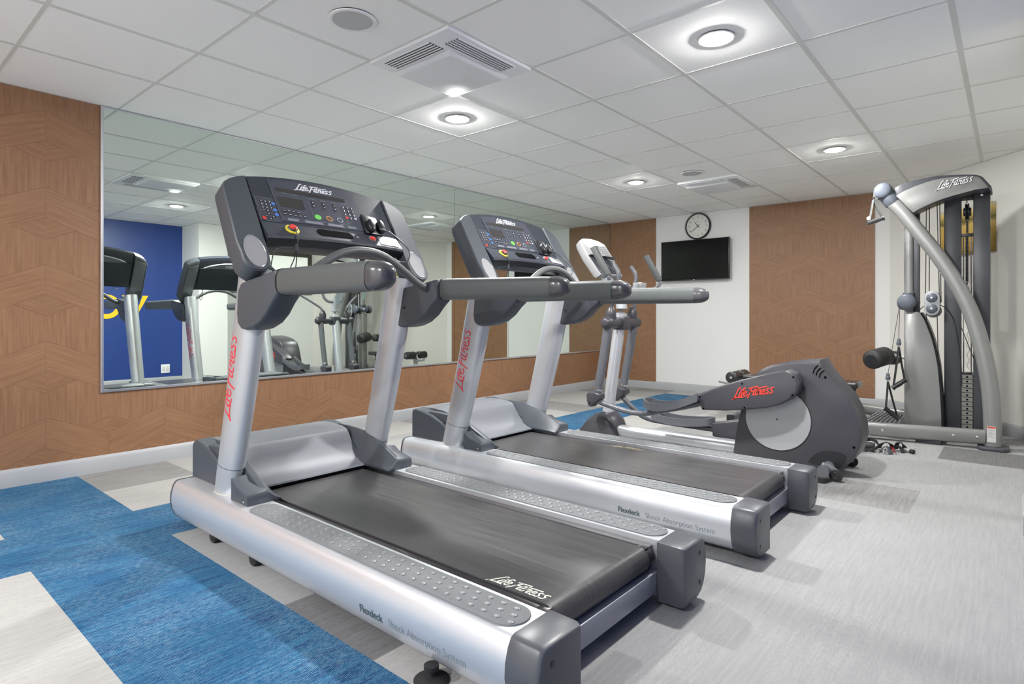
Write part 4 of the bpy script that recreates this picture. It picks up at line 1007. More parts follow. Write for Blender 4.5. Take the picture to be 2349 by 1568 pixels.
    for k, p in enumerate(loop):
        a = Vector(loop[max(k-1, 0)]); b = Vector(loop[min(k+1, len(loop)-1)]); d = b-a; nx = Vector((-d.y, d.x, 0)); nx = nx.normalized()*0.006 if nx.length > 0 else Vector((0, 0.006, 0))
        p = Vector(p); h = 0.052
        rr.append([tuple(p+nx+Vector((0, 0, -0.006))), tuple(p+nx+Vector((0, 0, h))), tuple(p-nx+Vector((0, 0, h))), tuple(p-nx+Vector((0, 0, -0.006)))])
    m.loft(rr); m.build('pedal_rim', ELLGREY, pd, ang=40)
lane(3.425, True); lane(3.835, False)
m = M(EO); m.sweep([(2.095, 3.355, 0.965), (2.095, 3.362, 0.965), (2.095, 3.38, 0.965), (2.095, 3.42, 0.965), (2.095, 3.55, 0.962), (2.095, 3.71, 0.962), (2.095, 3.84, 0.965), (2.095, 3.88, 0.965), (2.095, 3.898, 0.965), (2.095, 3.905, 0.965)],
                   [(0.02, 0.02), (0.036, 0.036), (0.047, 0.047), (0.050, 0.050), (0.040, 0.040), (0.040, 0.040), (0.050, 0.050), (0.047, 0.047), (0.036, 0.036), (0.02, 0.02)], 20)
m.build('pivot_crossbar', ELLDARK, el, ang=60)
M(EO).box(2.035, 2.155, 3.575, 3.685, 0.905, 1.015).build('crossbar_clamp', ELLDARK, el, bevel=0.015)
m = M(EO); m.sweep(smooth_path([(1.955, 3.63, 0.10), (1.985, 3.63, 0.35), (2.03, 3.63, 0.65), (2.068, 3.63, 0.90), (2.095, 3.63, 1.08), (2.060, 3.63, 1.20), (1.955, 3.63, 1.33), (1.84, 3.63, 1.47)], 4),
                   interp_r([(0.047, 0.046), (0.047, 0.046), (0.048, 0.046), (0.048, 0.045), (0.048, 0.042), (0.050, 0.038), (0.055, 0.034), (0.06, 0.025)], 4), 24, pw=2.4)
m.build('mast', SILVER, el, ang=60)
bh = [(1.70, 0.01), (1.725, 0.06), (1.80, 0.150), (1.88, 0.205), (1.955, 0.228), (2.02, 0.222), (2.07, 0.175), (2.105, 0.10), (2.13, 0.01)]
m = M(EO); m.loft([[(x, 3.63+dy, z) for x, z in shrink(bh, k, (1.93, 0.01))] for dy, k in ((-0.13, 0.72), (-0.11, 0.88), (-0.06, 0.98), (0, 1.0), (0.06, 0.98), (0.11, 0.88), (0.13, 0.72))])
hd = m.build('base_hood', ELLDARK, el, ang=60)
M(EO).ball((1.93, 3.505, 0.145), 0.007, 8, 6).build('hood_screw', mat_black, hd)
M(EO).box(1.76, 1.84, 3.30, 3.96, 0.0, 0.05).build('front_stabilizer', ELLGREY, el, bevel=0.015)
m = M(EO); m.sweep([(2.06, 3.63, 0.075), (3.10, 3.63, 0.075)], (0.075, 0.048), 24, pw=3.0); m.build('spine_beam', SILVER, el, ang=50)
m = M(EO); m.sweep([(3.66, 3.33, 0.062), (3.66, 3.93, 0.062)], 0.036, 20); sb = m.build('rear_stabilizer', ELLGREY, el)
for y, s in ((3.415, -1), (3.845, 1)):
    m = M(EO); m.sweep([(3.64, y, 0.085), (3.68, y, 0.078), (3.715, y, 0.05), (3.72, y, 0.035)], [(0.022, 0.022), (0.026, 0.026), (0.026, 0.026), (0.018, 0.018)], 14); m.build('wheel_arm', ELLGREY, sb, ang=60)
    M(EO).lathe((3.722, y+s*0.022-0.012, 0.037), [(0.0001, 0.002), (0.012, 0.002), (0.014, 0.0), (0.022, 0.0), (0.024, 0.003), (0.035, 0.003), (0.037, 0.006), (0.037, 0.018), (0.035, 0.021), (0.024, 0.021), (0.022, 0.024), (0.0001, 0.024)], 24, 'y').build('transport_wheel', RUBBER, sb)
for y in (3.325, 3.935):
    m = M(EO); m.sweep([(3.66, y, 0.030), (3.66, y, 0.0)], 0.030, 16, up=(1, 0, 0)); m.build('rubber_foot', RUBBER, el)
# console
Oe = Vector((2.0, 3.63, 1.355)); Ue = Vector((-0.225, 0, 0.335)).normalized(); Ne = Vector((0.335, 0, 0.225)).normalized()
def ce(s_, t_, h=0.0): return tuple(Oe+Vector((0, 1, 0))*s_+Ue*t_+Ne*h)
def cout(k=0.0):
    w0, w1 = 0.175, 0.205
    pts = [(-w0, 0.0), (w0, 0.0), (w1, 0.20), (w1-0.02, 0.352), (0.13, 0.378), (0.0, 0.392), (-0.13, 0.378), (-(w1-0.02), 0.352), (-w1, 0.20)]
    return [(x*(1-k), 0.19+(y-0.19)*(1-k)) for x, y in pts]
m = M(EO); m.loft([[ce(a, b, h) for a, b in cout(k)] for k, h in ((0.16, -0.075), (0.03, -0.05), (0.0, -0.01), (0.0, 0.0), (0.02, 0.006))])
ec = m.build('console', CUP, el, ang=40)
m = M(EO); top = [(-0.198, 0.195), (0.198, 0.195), (0.190, 0.345), (0.125, 0.368), (0.0, 0.382), (-0.125, 0.368), (-0.190, 0.345)]
m.loft([[ce(a, b, 0.005) for a, b in top], [ce(a, b, 0.009) for a, b in top]]); wp = m.build('white_face', ELLWHITE, ec, bevel=0.002)
m = M(EO)
for r in range(5):
    for q in range(4):
        a = 0.05+q*0.03; b = 0.215+r*0.022
        m.loft([[ce(a, b, h), ce(a+0.018, b, h), ce(a+0.018, b+0.007, h), ce(a, b+0.007, h)] for h in (0.009, 0.0105)])
m.build('key_rows', ELLGREY, wp, smooth=False)
m = M(EO); tr = [(-0.195, 0.188), (0.060, 0.188), (0.120, 0.150), (0.110, 0.02), (-0.17, 0.01)]
m.loft([[ce(a, b, 0.005) for a, b in tr], [ce(a, b, 0.012) for a, b in tr]]); m.build('dark_tray', DARKER, ec, bevel=0.004)
m = M(EO); tr = [(-0.198, 0.190), (0.198, 0.190), (0.198, 0.178), (-0.198, 0.178)]
m.loft([[ce(a, b, 0.004) for a, b in tr], [ce(a, b, 0.032) for a, b in tr]]); m.build('reading_rack_lip', BLACKPL, ec, bevel=0.003)
for a in (-0.10, 0.045):
    m = M(EO); n = 20; m.loft([[ce(a+0.042*k*math.cos(2*PI*q/n), 0.10+0.05*k*math.sin(2*PI*q/n), h) for q in range(n)] for k, h in ((1, 0.010), (1, 0.018), (0.88, 0.018), (0.85, 0.012))])
    m.build('cup_ring', GYMPUL, ec, ang=60)
m = M(EO); disc_ = [(0.150+0.014*math.cos(2*PI*q/14), 0.075+0.014*math.sin(2*PI*q/14)) for q in range(14)]
m.loft([[ce(a, b, 0.006) for a, b in disc_], [ce(a, b, 0.012) for a, b in disc_]]); m.build('red_key', REDB, ec)
# fixed handlebars
for s in (-1, 1):
    m = M(EO); m.sweep(smooth_path([(2.055, 3.63+s*0.03, 1.20), (2.10, 3.63+s*0.085, 1.205), (2.135, 3.63+s*0.125, 1.25), (2.150, 3.63+s*0.14, 1.32), (2.140, 3.63+s*0.14, 1.38), (2.105, 3.63+s*0.135, 1.435)], 5), 0.018, 12)
    m.build('fixed_handlebar', ELLGREY, el, ang=60)
m = M(EO); m.loft([[(2.16, 3.73, 1.215), (2.215, 3.73, 1.215), (2.215, 3.80, 1.215), (2.16, 3.80, 1.215)], [(2.145, 3.715, 1.295), (2.23, 3.715, 1.295), (2.23, 3.815, 1.295), (2.145, 3.815, 1.295)]])
m.build('bottle_holder', ELLDISC, el, bevel=0.006)
m = M(EO); m.sweep([(2.09, 3.68, 1.16), (2.18, 3.765, 1.22)], 0.014, 10); m.build('bottle_bracket', ELLGREY, el)

# ------------------------------------------------------------------ cable gym
GO = (4.15, 5.25, 0)
gy = thing('cable_gym', 'silver multi station cable gym with curved column and weight stack by the angled wall', 'cable machine', GO)
Lc = [(3.762, 1.91), (3.797, 1.856), (3.894, 1.665), (4.055, 1.458), (4.158, 1.246), (4.247, 1.009), (4.296, 0.777), (4.345, 0.547), (4.369, 0.319), (4.381, 0.029)]
Rc = [(3.839, 2.0), (3.908, 1.909), (4.055, 1.699), (4.171, 1.499), (4.259, 1.306), (4.345, 1.117), (4.416, 0.857), (4.463, 0.586), (4.484, 0.33), (4.487, 0.029)]
# centre line and width of the curved column
ctr = [((a[0]+b[0])/2, (a[1]+b[1])/2) for a, b in zip(Lc, Rc)]
ctr = [(3.786, 1.965), (3.850, 1.885), (3.965, 1.705), (4.085, 1.515), (4.205, 1.290), (4.297, 1.060), (4.360, 0.815), (4.405, 0.565), (4.427, 0.320), (4.434, 0.03)]
wd = [0.052, 0.053, 0.054, 0.054, 0.054, 0.054, 0.055, 0.056, 0.056, 0.056]
m = M(GO); m.sweep(smooth_path([(x, 5.16, z) for x, z in ctr], 5), interp_r([(w, w) for w in wd], 5), 28, up=(0, 1, 0), pw=2.8)
fc = m.build('curved_column', GYMSILV, gy, ang=60)
m = M(GO); m.box(4.401, 4.453, 5.1015, 5.1045, 0.062, 0.182); stx = m.build('warning_sticker', STICKW, fc, smooth=False)
M(GO).box(4.403, 4.451, 5.1008, 5.1016, 0.168, 0.180).build('sticker_band', STICKR, stx, smooth=False)
m = M(GO)
for k in range(7): m.box(4.407, 4.447-0.008*(k % 3), 5.1009, 5.1016, 0.155-k*0.009, 0.1575-k*0.009)
m.build('sticker_print', STICKT, stx, smooth=False)
m = M(GO); m.prism([(4.34, 5.08), (4.36, 5.05), (4.50, 5.05), (4.53, 5.08), (4.53, 5.24), (4.50, 5.27), (4.36, 5.27), (4.34, 5.24)], 0.0, 0.028, 'xy'); m.build('base_plate', GYMDARK, gy, bevel=0.006)
# top boom: silver side plate with dark top band
outer = [(3.800, 2.080), (3.85, 2.108), (3.92, 2.122), (3.986, 2.131), (4.05, 2.136), (4.117, 2.138), (4.244, 2.124), (4.320, 2.112), (4.346, 2.105), (4.374, 2.086), (4.424, 2.010), (4.430, 1.985)]
inner = [(4.425, 1.965), (4.406, 1.995), (4.33, 1.993), (4.244, 1.975), (4.18, 1.962), (4.117, 1.945), (4.06, 1.925), (4.008, 1.902), (3.965, 1.882), (3.932, 1.860), (3.90, 1.90), (3.86, 1.955), (3.81, 2.01)]
m = M(GO); m.loft([[(x, y, z) for x, z in outer+inner] for y in (5.125, 5.345)])
bm_ = m.build('top_boom', GYMDARK, gy, bevel=0.006, ang=35)
line = [(3.815, 2.012), (3.87, 2.045), (3.941, 2.073), (4.01, 2.093), (4.074, 2.107), (4.14, 2.112), (4.202, 2.111), (4.28, 2.103), (4.340, 2.092), (4.362, 2.075), (4.402, 2.010)]
m = M(GO); m.loft([[(x, y, z) for x, z in line+[(4.402, 1.996)]+inner[2:12]] for y in (5.118, 5.126)])
pl = m.build('boom_side_plate', GYMSILV, bm_, bevel=0.002, ang=35)
def fn(u, v, h): return (4.090+0.232*u, 5.1175-h, 2.030+0.030*u+v*0.245)
logo_mesh(fn, GO, 0.42, 0.0012).build('raised_logo', BLACKPL, pl, smooth=False)
def fn(u, v, h): return (4.088+0.232*u, 5.1162-h, 2.030+0.030*u+v*0.245)
logo_mesh(fn, GO, 0.24, 0.0012).build('logo_face', WHITEL, pl, smooth=False)
# top pulley head
m = M(GO); m.sweep([(3.792, 5.16, 1.955), (3.755, 5.16, 2.02), (3.735, 5.16, 2.055)], [(0.060, 0.058), (0.064, 0.062), (0.055, 0.055)], 24, up=(0, 1, 0)); m.build('column_collar', GYMPUL, gy, bevel=0.004)
m = M(GO); m.lathe((3.722, 5.085, 2.066), [(0.0001, 0.0), (0.030, 0.001), (0.052, 0.006), (0.064, 0.016), (0.068, 0.028), (0.068, 0.130), (0.062, 0.14), (0.0001, 0.142)], 36, 'y'); m.build('top_pulley_cap', GYMPUL, gy, ang=50)
m = M(GO); m.lathe((3.700, 5.20, 2.070), [(0.0001, 0.0), (0.055, 0.0), (0.062, 0.01), (0.062, 0.05), (0.055, 0.06), (0.0001, 0.06)], 30, 'y'); m.build('rear_pulley_cap', ELLDISC, gy, ang=50)
# uprights with bolts
for x0, x1, nm in ((4.120, 4.232, 0), (4.308, 4.415, 1)):
    m = M(GO); m.box(x0, x1, 5.335, 5.40, 0.03, 2.03); up_ = m.build('stack_upright', GYMDARK, gy, bevel=0.008)
    M(GO).ball(((x0+x1)/2-0.0 if nm else x1-0.015, 5.333, 1.985), (0.013, 0.006, 0.013), 14, 8).build('upright_bolt', CHROME, up_)
M(GO).box(4.232, 4.308, 5.345, 5.385, 1.955, 1.995).build('top_tie_plate', BLACKPL, gy, bevel=0.002)
M(GO).box(4.232, 4.308, 5.345, 5.385, 1.660, 1.685).build('stack_bracket', BLACKPL, gy, bevel=0.002)
M(GO).box(4.10, 4.44, 5.33, 5.41, 0.0, 0.05).build('stack_base', GYMDARK, gy, bevel=0.004)
# weight stack
for k in range(13):
    z = 0.075+k*0.0365
    m = M(GO); m.box(4.234, 4.306, 5.33, 5.40, z, z+0.033); wpl = m.build('weight_plate', STACK, gy, bevel=0.0025, seg=1)
    M(GO).cyl((4.270, 5.3305, z+0.016), (4.270, 5.328, z+0.016), 0.007, 10).build('pin_hole', mat_black, wpl)
M(GO).box(4.236, 4.304, 5.335, 5.395, 0.55, 0.566).build('stack_top_plate', BLACKPL, gy, bevel=0.002)
for x in (4.246, 4.294): M(GO).cyl((x, 5.372, 0.05), (x, 5.372, 1.67), 0.0045, 8).build('guide_rod', CHROME, gy)
# selector rod with holes
m = M(GO)
m.cyl((4.268, 5.36, 1.30), (4.268, 5.36, 1.66), 0.009, 8); m.build('selector_rod', BLACKPL, gy)
for k in range(22):
    z = 1.28+k*0.0175
    m = M(GO); m.sweep([(4.268+0.007*math.cos(a), 5.352+0.002*math.sin(a), z+0.010*math.sin(a)) if k % 2 else (4.268+0.003*math.cos(a), 5.352+0.007*math.cos(a), z+0.010*math.sin(a)) for a in [2*PI*q/10 for q in range(11)]], 0.0026, 6)
    m.build('chain_link', CABLE, gy)
m = M(GO); pth = [(4.275+0.008*math.sin(k*0.9), 5.355+0.008*math.cos(k*0.9), 1.26-k*0.0118) for k in range(58)]; m.sweep(pth, 0.0013, 6); m.build('coiled_tether', CABLE, gy)
# pulley wheels in the stack frame
def wheel(par, x, y, z, r, w, nm='pulley_wheel'):
    m = M(GO); m.lathe((x, y-w/2, z), [(0.0001, 0), (r, 0), (r, w*0.15), (r*0.86, w*0.4), (r*0.86, w*0.6), (r, w*0.85), (r, w), (0.0001, w)], 28, 'y'); return m.build(nm, BLACKPL, par, ang=40)
m = M(GO); m.lathe((4.245, 5.36, 1.86), [(0.0001, 0.0), (0.030, 0), (0.034, 0.004), (0.034, 0.046), (0.030, 0.05), (0.0001, 0.05)], 24, 'x'); m.build('pulley_hub', BLACKPL, gy)
m = M(GO); m.lathe((4.258, 5.36, 1.86), [(0.0001, 0), (0.070, 0), (0.070, 0.003), (0.060, 0.012), (0.070, 0.021), (0.070, 0.024), (0.0001, 0.024)], 30, 'x'); m.build('pulley_wheel', BLACKPL, gy, ang=30)
m = M(GO); m.sweep([(4.270, 5.30, 1.92), (4.270, 5.29, 2.0)], 0.0035, 8); m.build('stack_cable', CABLE, gy)
m = M(GO); m.sweep([(4.270, 5.36, 1.79), (4.270, 5.355, 1.69)], 0.007, 8); m.build('stack_cable', CABLE, gy)
# rear column with scale and lower shroud
m = M(GO); m.sweep([(3.882, 5.32, 0.05), (3.882, 5.32, 1.90)], (0.034, 0.034), 20, up=(1, 0, 0), pw=3); rcx = m.build('adjustment_column', GYMSILV, gy, ang=50)
M(GO).box(3.914, 3.958, 5.30, 5.34, 0.9, 1.88).build('column_spine', GYMDARK, gy, bevel=0.006)
M(GO).box(3.8468, 3.8485, 5.305, 5.335, 1.30, 1.72).build('scale_sticker', SCALEB, rcx, smooth=False)
m = M(GO)
for k in range(8): m.box(3.8462, 3.8470, 5.310, 5.330, 1.325+k*0.05, 1.331+k*0.05)
m.build('scale_marks', DKL, rcx, smooth=False)
shr = [(3.856, 0.10), (3.858, 1.050), (3.87, 1.058), (3.950, 1.056), (3.972, 1.040), (4.004, 0.970), (4.044, 0.845), (4.070, 0.72), (4.088, 0.60), (4.102, 0.40), (4.110, 0.22), (4.112, 0.10)]
m = M(GO); m.loft([[(x, y, z) for x, z in shr] for y in (5.235, 5.40)]); sh_ = m.build('lower_shroud', GYMSILV, gy, bevel=0.010, ang=40)
ed = [(3.972, 1.046), (4.010, 0.970), (4.050, 0.845), (4.076, 0.72), (4.094, 0.60), (4.108, 0.40), (4.117, 0.22), (4.120, 0.12)]
m = M(GO); m.sweep(smooth_path([(x, 5.318, z) for x, z in ed], 4), (0.086, 0.008), 12, up=(1, 0, 0), pw=4); m.build('shroud_edge', BLACKPL, sh_, ang=40)
# lower pulley head with cross bar (two covers)
m = M(GO); m.lathe((3.880, 5.145, 1.135), [(0.0001, 0.0), (0.035, 0.001), (0.056, 0.006), (0.066, 0.016), (0.068, 0.03), (0.060, 0.05), (0.0001, 0.05)], 32, 'y'); m.build('pulley_cover', GYMPUL, gy, ang=50)
m = M(GO); m.lathe((3.880, 5.435, 1.135), [(0.0001, 0.0), (0.060, 0.0), (0.068, 0.02), (0.066, 0.034), (0.056, 0.044), (0.035, 0.049), (0.0001, 0.05)], 32, 'y'); m.build('pulley_cover', GYMPUL, gy, ang=50)
m = M(GO); m.sweep([(3.880, 5.19, 1.135), (3.880, 5.44, 1.135)], (0.050, 0.050), 24); hb = m.build('pulley_carriage', GYMPUL, gy)
M(GO).ball((3.829, 5.315, 1.14), (0.012, 0.024, 0.024), 14, 8).build('lock_knob', ELLDISC, hb)
m = M(GO); m.sweep([(3.882, 5.32, 1.16), (3.882, 5.32, 1.215)], (0.048, 0.045), 20, up=(1, 0, 0), pw=3); m.build('carriage_sleeve', GYMDARK, hb, bevel=0.004)
for y in (5.22, 5.41):
    m = M(GO); m.lathe((3.862, y-0.012, 1.120), [(0.0001, 0), (0.052, 0), (0.052, 0.004), (0.045, 0.010), (0.045, 0.014), (0.052, 0.02), (0.052, 0.024), (0.0001, 0.024)], 24, 'y'); m.build('carriage_pulley', BLACKPL, hb, ang=30)
# floating double pulley
dz = (1.167, 1.079); fp = []
for k in range(13): a = PI*k/12; fp.append((4.050+0.052*math.cos(a), 1.172+0.052*math.sin(a)))
for k in range(13): a = PI+PI*k/12; fp.append((4.050+0.052*math.cos(a), 1.075+0.052*math.sin(a)))
for y0_, y1_ in ((5.190, 5.198), (5.250, 5.258)):
    m = M(GO); m.loft([[(x, y, z) for x, z in fp] for y in (y0_, y1_)]); bkp = m.build('float_plate', ELLDISC, gy, bevel=0.002, ang=40)
    if y0_ < 5.2:
        for z in dz:
            M(GO).lathe((4.050, 5.178, z), [(0.0001, 0.0), (0.025, 0.002), (0.036, 0.007), (0.039, 0.013), (0.0001, 0.0135)], 28, 'y').build('float_cap', GYMPUL, bkp, ang=50)
            M(GO).lathe((4.050, 5.174, z), [(0.0001, 0.0), (0.008, 0.001), (0.009, 0.005), (0.0001, 0.006)], 16, 'y').build('float_bolt', CHROME, bkp)
for z in dz: wheel(gy, 4.058, 5.224, z-0.018, 0.054, 0.040)
# cables
def one_cable(pts, r):
    m = M(GO); m.sweep(pts, r, 8); m.build('cable', CABLE, gy)
for pts in ([(4.004, 5.224, 1.12), (4.010, 5.235, 1.97)], [(4.030, 5.224, 1.20), (4.030, 5.235, 1.97)], [(4.098, 5.224, 1.12), (4.080, 5.235, 1.98)], [(4.108, 5.224, 1.15), (4.098, 5.235, 1.98)],
            [(4.082, 5.224, 1.05), (4.088, 5.26, 0.60), (4.095, 5.30, 0.15)], [(4.008, 5.224, 1.06), (4.01, 5.25, 0.96)]):
    one_cable(pts, 0.0032)
one_cable(smooth_path([(4.098, 5.22, 1.11), (4.14, 5.30, 1.075), (4.185, 5.33, 0.98), (4.215, 5.335, 0.80), (4.232, 5.332, 0.62), (4.236, 5.330, 0.45)], 5), 0.0034)
one_cable(smooth_path([(3.96, 5.20, 1.06), (3.985, 5.20, 1.09), (4.01, 5.21, 1.105)], 4), 0.0032)
one_cable([(4.232, 5.33, 0.93), (4.312, 5.33, 0.68)], 0.0028)
# base frame
m = M(GO); m.sweep(smooth_path([(3.40, 4.99, 0.082), (3.70, 5.03, 0.082), (3.937, 5.07, 0.085), (4.16, 5.11, 0.088), (4.385, 5.145, 0.090)], 4), (0.042, 0.056), 24, pw=3.2); bb = m.build('base_beam', GYMSILV, gy, ang=50)
for x, y, z in ((3.735, 4.993, 0.080), (4.196, 5.074, 0.088), (4.342, 5.097, 0.090)): M(GO).ball((x, y, z), (0.011, 0.006, 0.011), 14, 8).build('beam_bolt', CHROME, bb)
m = M(GO); m.sweep([(3.42, 4.99, 0.03), (3.42, 4.99, 0.0)], 0.04, 16, up=(1, 0, 0)); m.build('base_foot', RUBBER, gy)
M(GO).box(3.95, 4.12, 5.08, 5.36, 0.0, 0.10).build('base_cross_frame', GYMDARK, gy, bevel=0.006)
m = M(GO); m.sweep([(3.40, 5.62, 0.17), (3.90, 5.52, 0.15), (3.98, 5.40, 0.12)], (0.045, 0.05), 20, pw=2.6); m.build('rear_beam', GYMSILV, gy, ang=50)
m = M(GO); m.sweep([(3.44, 5.61, 0.12), (3.44, 5.61, 0.0)], 0.035, 16, up=(1, 0, 0)); m.build('rear_foot', RUBBER, gy)
for dy in (0, 0.09):
    m = M(GO); m.sweep([(3.46, 5.30+dy, 0.075), (3.54, 5.33+dy, 0.075)], 0.042, 18); m.build('guide_roller', GRIPPL, gy)
# ribbed foot plate
q0, q1, q2, q3 = Vector((3.53, 5.16, 0.10)), Vector((3.86, 5.20, 0.10)), Vector((3.86, 5.52, 0.145)), Vector((3.63, 5.56, 0.155))
m = M(GO); m.loft([[tuple(p) for p in (q0, q1, q2, q3)], [tuple(p+Vector((0, 0, 0.012))) for p in (q0, q1, q2, q3)]]); fp_ = m.build('foot_plate', GYMDARK, gy, bevel=0.003)
m = M(GO)
for k in range(9):
    a, b = (k+0.6)/10, (k+0.85)/10
    for t_0, t_1 in ((0.08, 0.46), (0.54, 0.92)):
        f = lambda u, v: (q0.lerp(q1, u)).lerp(q3.lerp(q2, u), v)
        m.loft([[tuple(f(u, v)+Vector((0, 0, h))) for u, v in ((a, t_0), (b, t_0), (b, t_1), (a, t_1))] for h in (0.012, 0.017)])
m.build('foot_plate_ribs', ELLDISC, fp_, smooth=False)
# foam roller on a short arm
m = M(GO); m.sweep([(3.64, 5.10, 0.648), (3.645, 5.115, 0.650), (3.68, 5.22, 0.665), (3.71, 5.30, 0.675), (3.712, 5.306, 0.676)], [(0.070, 0.070), (0.080, 0.080), (0.080, 0.080), (0.080, 0.080), (0.068, 0.068)], 28)
fr_ = m.build('foam_roller', FOAM, gy, ang=60)
m = M(GO); m.sweep([(3.6385, 5.094, 0.6475), (3.640, 5.10, 0.648)], (0.044, 0.044), 24); m.build('roller_end_cap', BLACKPL, fr_)
m = M(GO); m.sweep([(3.705, 5.30, 0.68), (3.74, 5.36, 0.685), (3.80, 5.39, 0.67), (3.88, 5.34, 0.66)], 0.016, 14); m.build('roller_arm', ELLDISC, gy, ang=60)
m = M(GO); m.sweep([(3.712, 5.44, 0.655), (3.718, 5.446, 0.655), (3.74, 5.60, 0.645), (3.745, 5.605, 0.645)], [(0.056, 0.056), (0.062, 0.062), (0.062, 0.062), (0.056, 0.056)], 24); m.build('foam_roller', FOAM, gy, ang=60)
m = M(GO); m.sweep([(3.72, 5.45, 0.655), (3.78, 5.40, 0.67)], 0.014, 12); m.build('roller_arm', ELLDISC, gy)

# ------------------------------------------------------------------ strap handles hanging from the cables
def strap_handle(label, top, grip_a, grip_b, cable_from=None, mats_=(RUBBER, GRIPEND), stopper=True):
    t = thing('strap_handle', label, 'cable handle', top, 'strap handles on the cable gym')
    T = Vector(top); A = Vector(grip_a); B = Vector(grip_b)
    if stopper:
        m = M(top); m.lathe((T.x, T.y, T.z), [(0.0001, 0.0), (0.016, 0.0), (0.018, 0.012), (0.017, 0.026), (0.013, 0.030), (0.014, 0.045), (0.009, 0.055), (0.0001, 0.056)], 16); m.build('cable_stopper', GYMPUL, t)
        M(top).lathe((T.x, T.y, T.z-0.016), [(0.0001, 0), (0.008, 0), (0.010, 0.008), (0.008, 0.016), (0.0001, 0.016)], 12).build('steel_link', CHROME, t)
    if cable_from:
        m = M(top); m.sweep([cable_from, (T.x, T.y, T.z+0.05)], 0.0022, 8); m.build('cable_end', CABLE, t)
    for P_ in (A, B):
        m = M(top); s0 = T+Vector((0, 0, -0.014)); mid = s0.lerp(P_, 0.5)+Vector((0, 0, -0.008))
        m.sweep(smooth_path([tuple(s0), tuple(mid), tuple(P_)], 4), (0.003, 0.013), 8, up=(0.7, -0.7, 0)); m.build('strap', mats_[0], t)
    m = M(top); d = (B-A).normalized()
    m.sweep([tuple(A-d*0.010), tuple(A-d*0.008), tuple(A+d*0.01), tuple(A.lerp(B, 0.5)), tuple(B-d*0.01), tuple(B+d*0.008), tuple(B+d*0.010)], [(0.014, 0.014), (0.023, 0.023), (0.017, 0.017), (0.021, 0.021), (0.017, 0.017), (0.023, 0.023), (0.014, 0.014)], 16)
    m.build('grip', mats_[1], t, ang=50); return t
strap_handle('black strap handle hanging beside the foam roller, upper of two', (3.832, 5.13, 0.778), (3.795, 5.12, 0.425), (3.872, 5.14, 0.490), (3.834, 5.17, 1.10), (RUBBER, BLACKPL))
strap_handle('lowest black strap handle, hanging just above the ribbed foot plate', (3.757, 5.12, 0.488), (3.742, 5.12, 0.245), (3.824, 5.14, 0.172), (3.832, 5.16, 1.10), (RUBBER, BLACKPL))
strap_handle('grey strap handle hanging from the top pulley of the cable gym', (3.655, 5.09, 2.010), (3.628, 5.06, 1.800), (3.722, 5.10, 1.836), None, (GRIPPL, GRIPEND), False)
hk = [o_ for o_ in bpy.data.objects if o_.name.startswith('strap_handle')][-1]
m = M((3.655, 5.09, 2.010)); m.sweep(smooth_path([(3.690, 5.10, 2.025), (3.665, 5.09, 2.03), (3.655, 5.09, 2.008), (3.672, 5.09, 1.995), (3.690, 5.095, 2.01)], 5), 0.004, 8); m.build('carabiner', CHROME, hk)
m = M((3.655, 5.09, 2.010)); m.sweep([(3.628, 5.055, 1.84), (3.628, 5.075, 1.84)], 0.016, 14); m.build('strap_ring', CUP, hk)

# ------------------------------------------------------------------ exercise bench
BO = (2.95, 5.29, 0)
be = thing('exercise_bench', 'black padded bench behind the elliptical with a foam leg roll at its left end', 'bench', BO)
m = M(BO); m.loft([[(x, y, z) for x, y in ((3.02, 5.17), (3.525, 5.17), (3.525, 5.41), (3.02, 5.41))] for z in (0.385, 0.440)]); m.build('seat_pad', VINYL, be, bevel=0.018, seg=4)
m = M(BO); m.loft([[(x, y, z+dz) for x, y, z in ((2.535, 5.17, 0.40), (2.99, 5.17, 0.395), (2.99, 5.41, 0.395), (2.535, 5.41, 0.40))] for dz in (0.0, 0.045)]); m.build('back_pad', VINYL, be, bevel=0.018, seg=4)
m = M(BO); m.sweep([(2.46, 5.29, 0.375), (3.44, 5.29, 0.365)], (0.025, 0.025), 12, pw=4); m.build('frame_rail', ELLDISC, be)
m = M(BO); m.sweep([(3.48, 5.29, 0.375), (3.48, 5.29, 0.31), (3.34, 5.29, 0.30)], (0.018, 0.018), 12); m.build('pull_pin_arm', GYMDARK, be)
m = M(BO); m.sweep([(3.28, 5.29, 0.36), (3.28, 5.29, 0.05)], (0.025, 0.025), 12, up=(1, 0, 0), pw=4); m.build('leg', ELLDISC, be)
m = M(BO); m.sweep([(2.95, 5.29, 0.35), (3.24, 5.29, 0.06)], (0.025, 0.02), 12, pw=4); m.build('brace', ELLDISC, be)
m = M(BO); m.sweep([(2.47, 5.29, 0.36), (2.47, 5.29, 0.05)], (0.033, 0.033), 20, up=(1, 0, 0)); m.build('leg', ELLDISC, be)
for x in (2.47, 3.28):
    m = M(BO); m.sweep([(x, 5.08, 0.03), (x, 5.50, 0.03)], (0.03, 0.03), 12, pw=4); ft = m.build('floor_foot', CAPM, be)
    for y in (5.06, 5.52): M(BO).box(x-0.034, x+0.034, y-0.02, y+0.02, 0, 0.064).build('foot_cap', RUBBER, ft, bevel=0.006)
m = M(BO); m.sweep([(2.27, 5.29, 0.36), (2.47, 5.29, 0.33)], 0.018, 12); m.build('roll_bracket', ELLDISC, be)
for y0_, y1_ in ((5.10, 5.26), (5.32, 5.48)):
    m = M(BO); m.sweep([(2.46, y0_, 0.420), (2.46, y0_+0.006, 0.420), (2.46, y1_-0.006, 0.420), (2.46, y1_, 0.420)], [(0.046, 0.046), (0.057, 0.057), (0.057, 0.057), (0.046, 0.046)], 20); m.build('foam_roll', VINYL, be, ang=60)
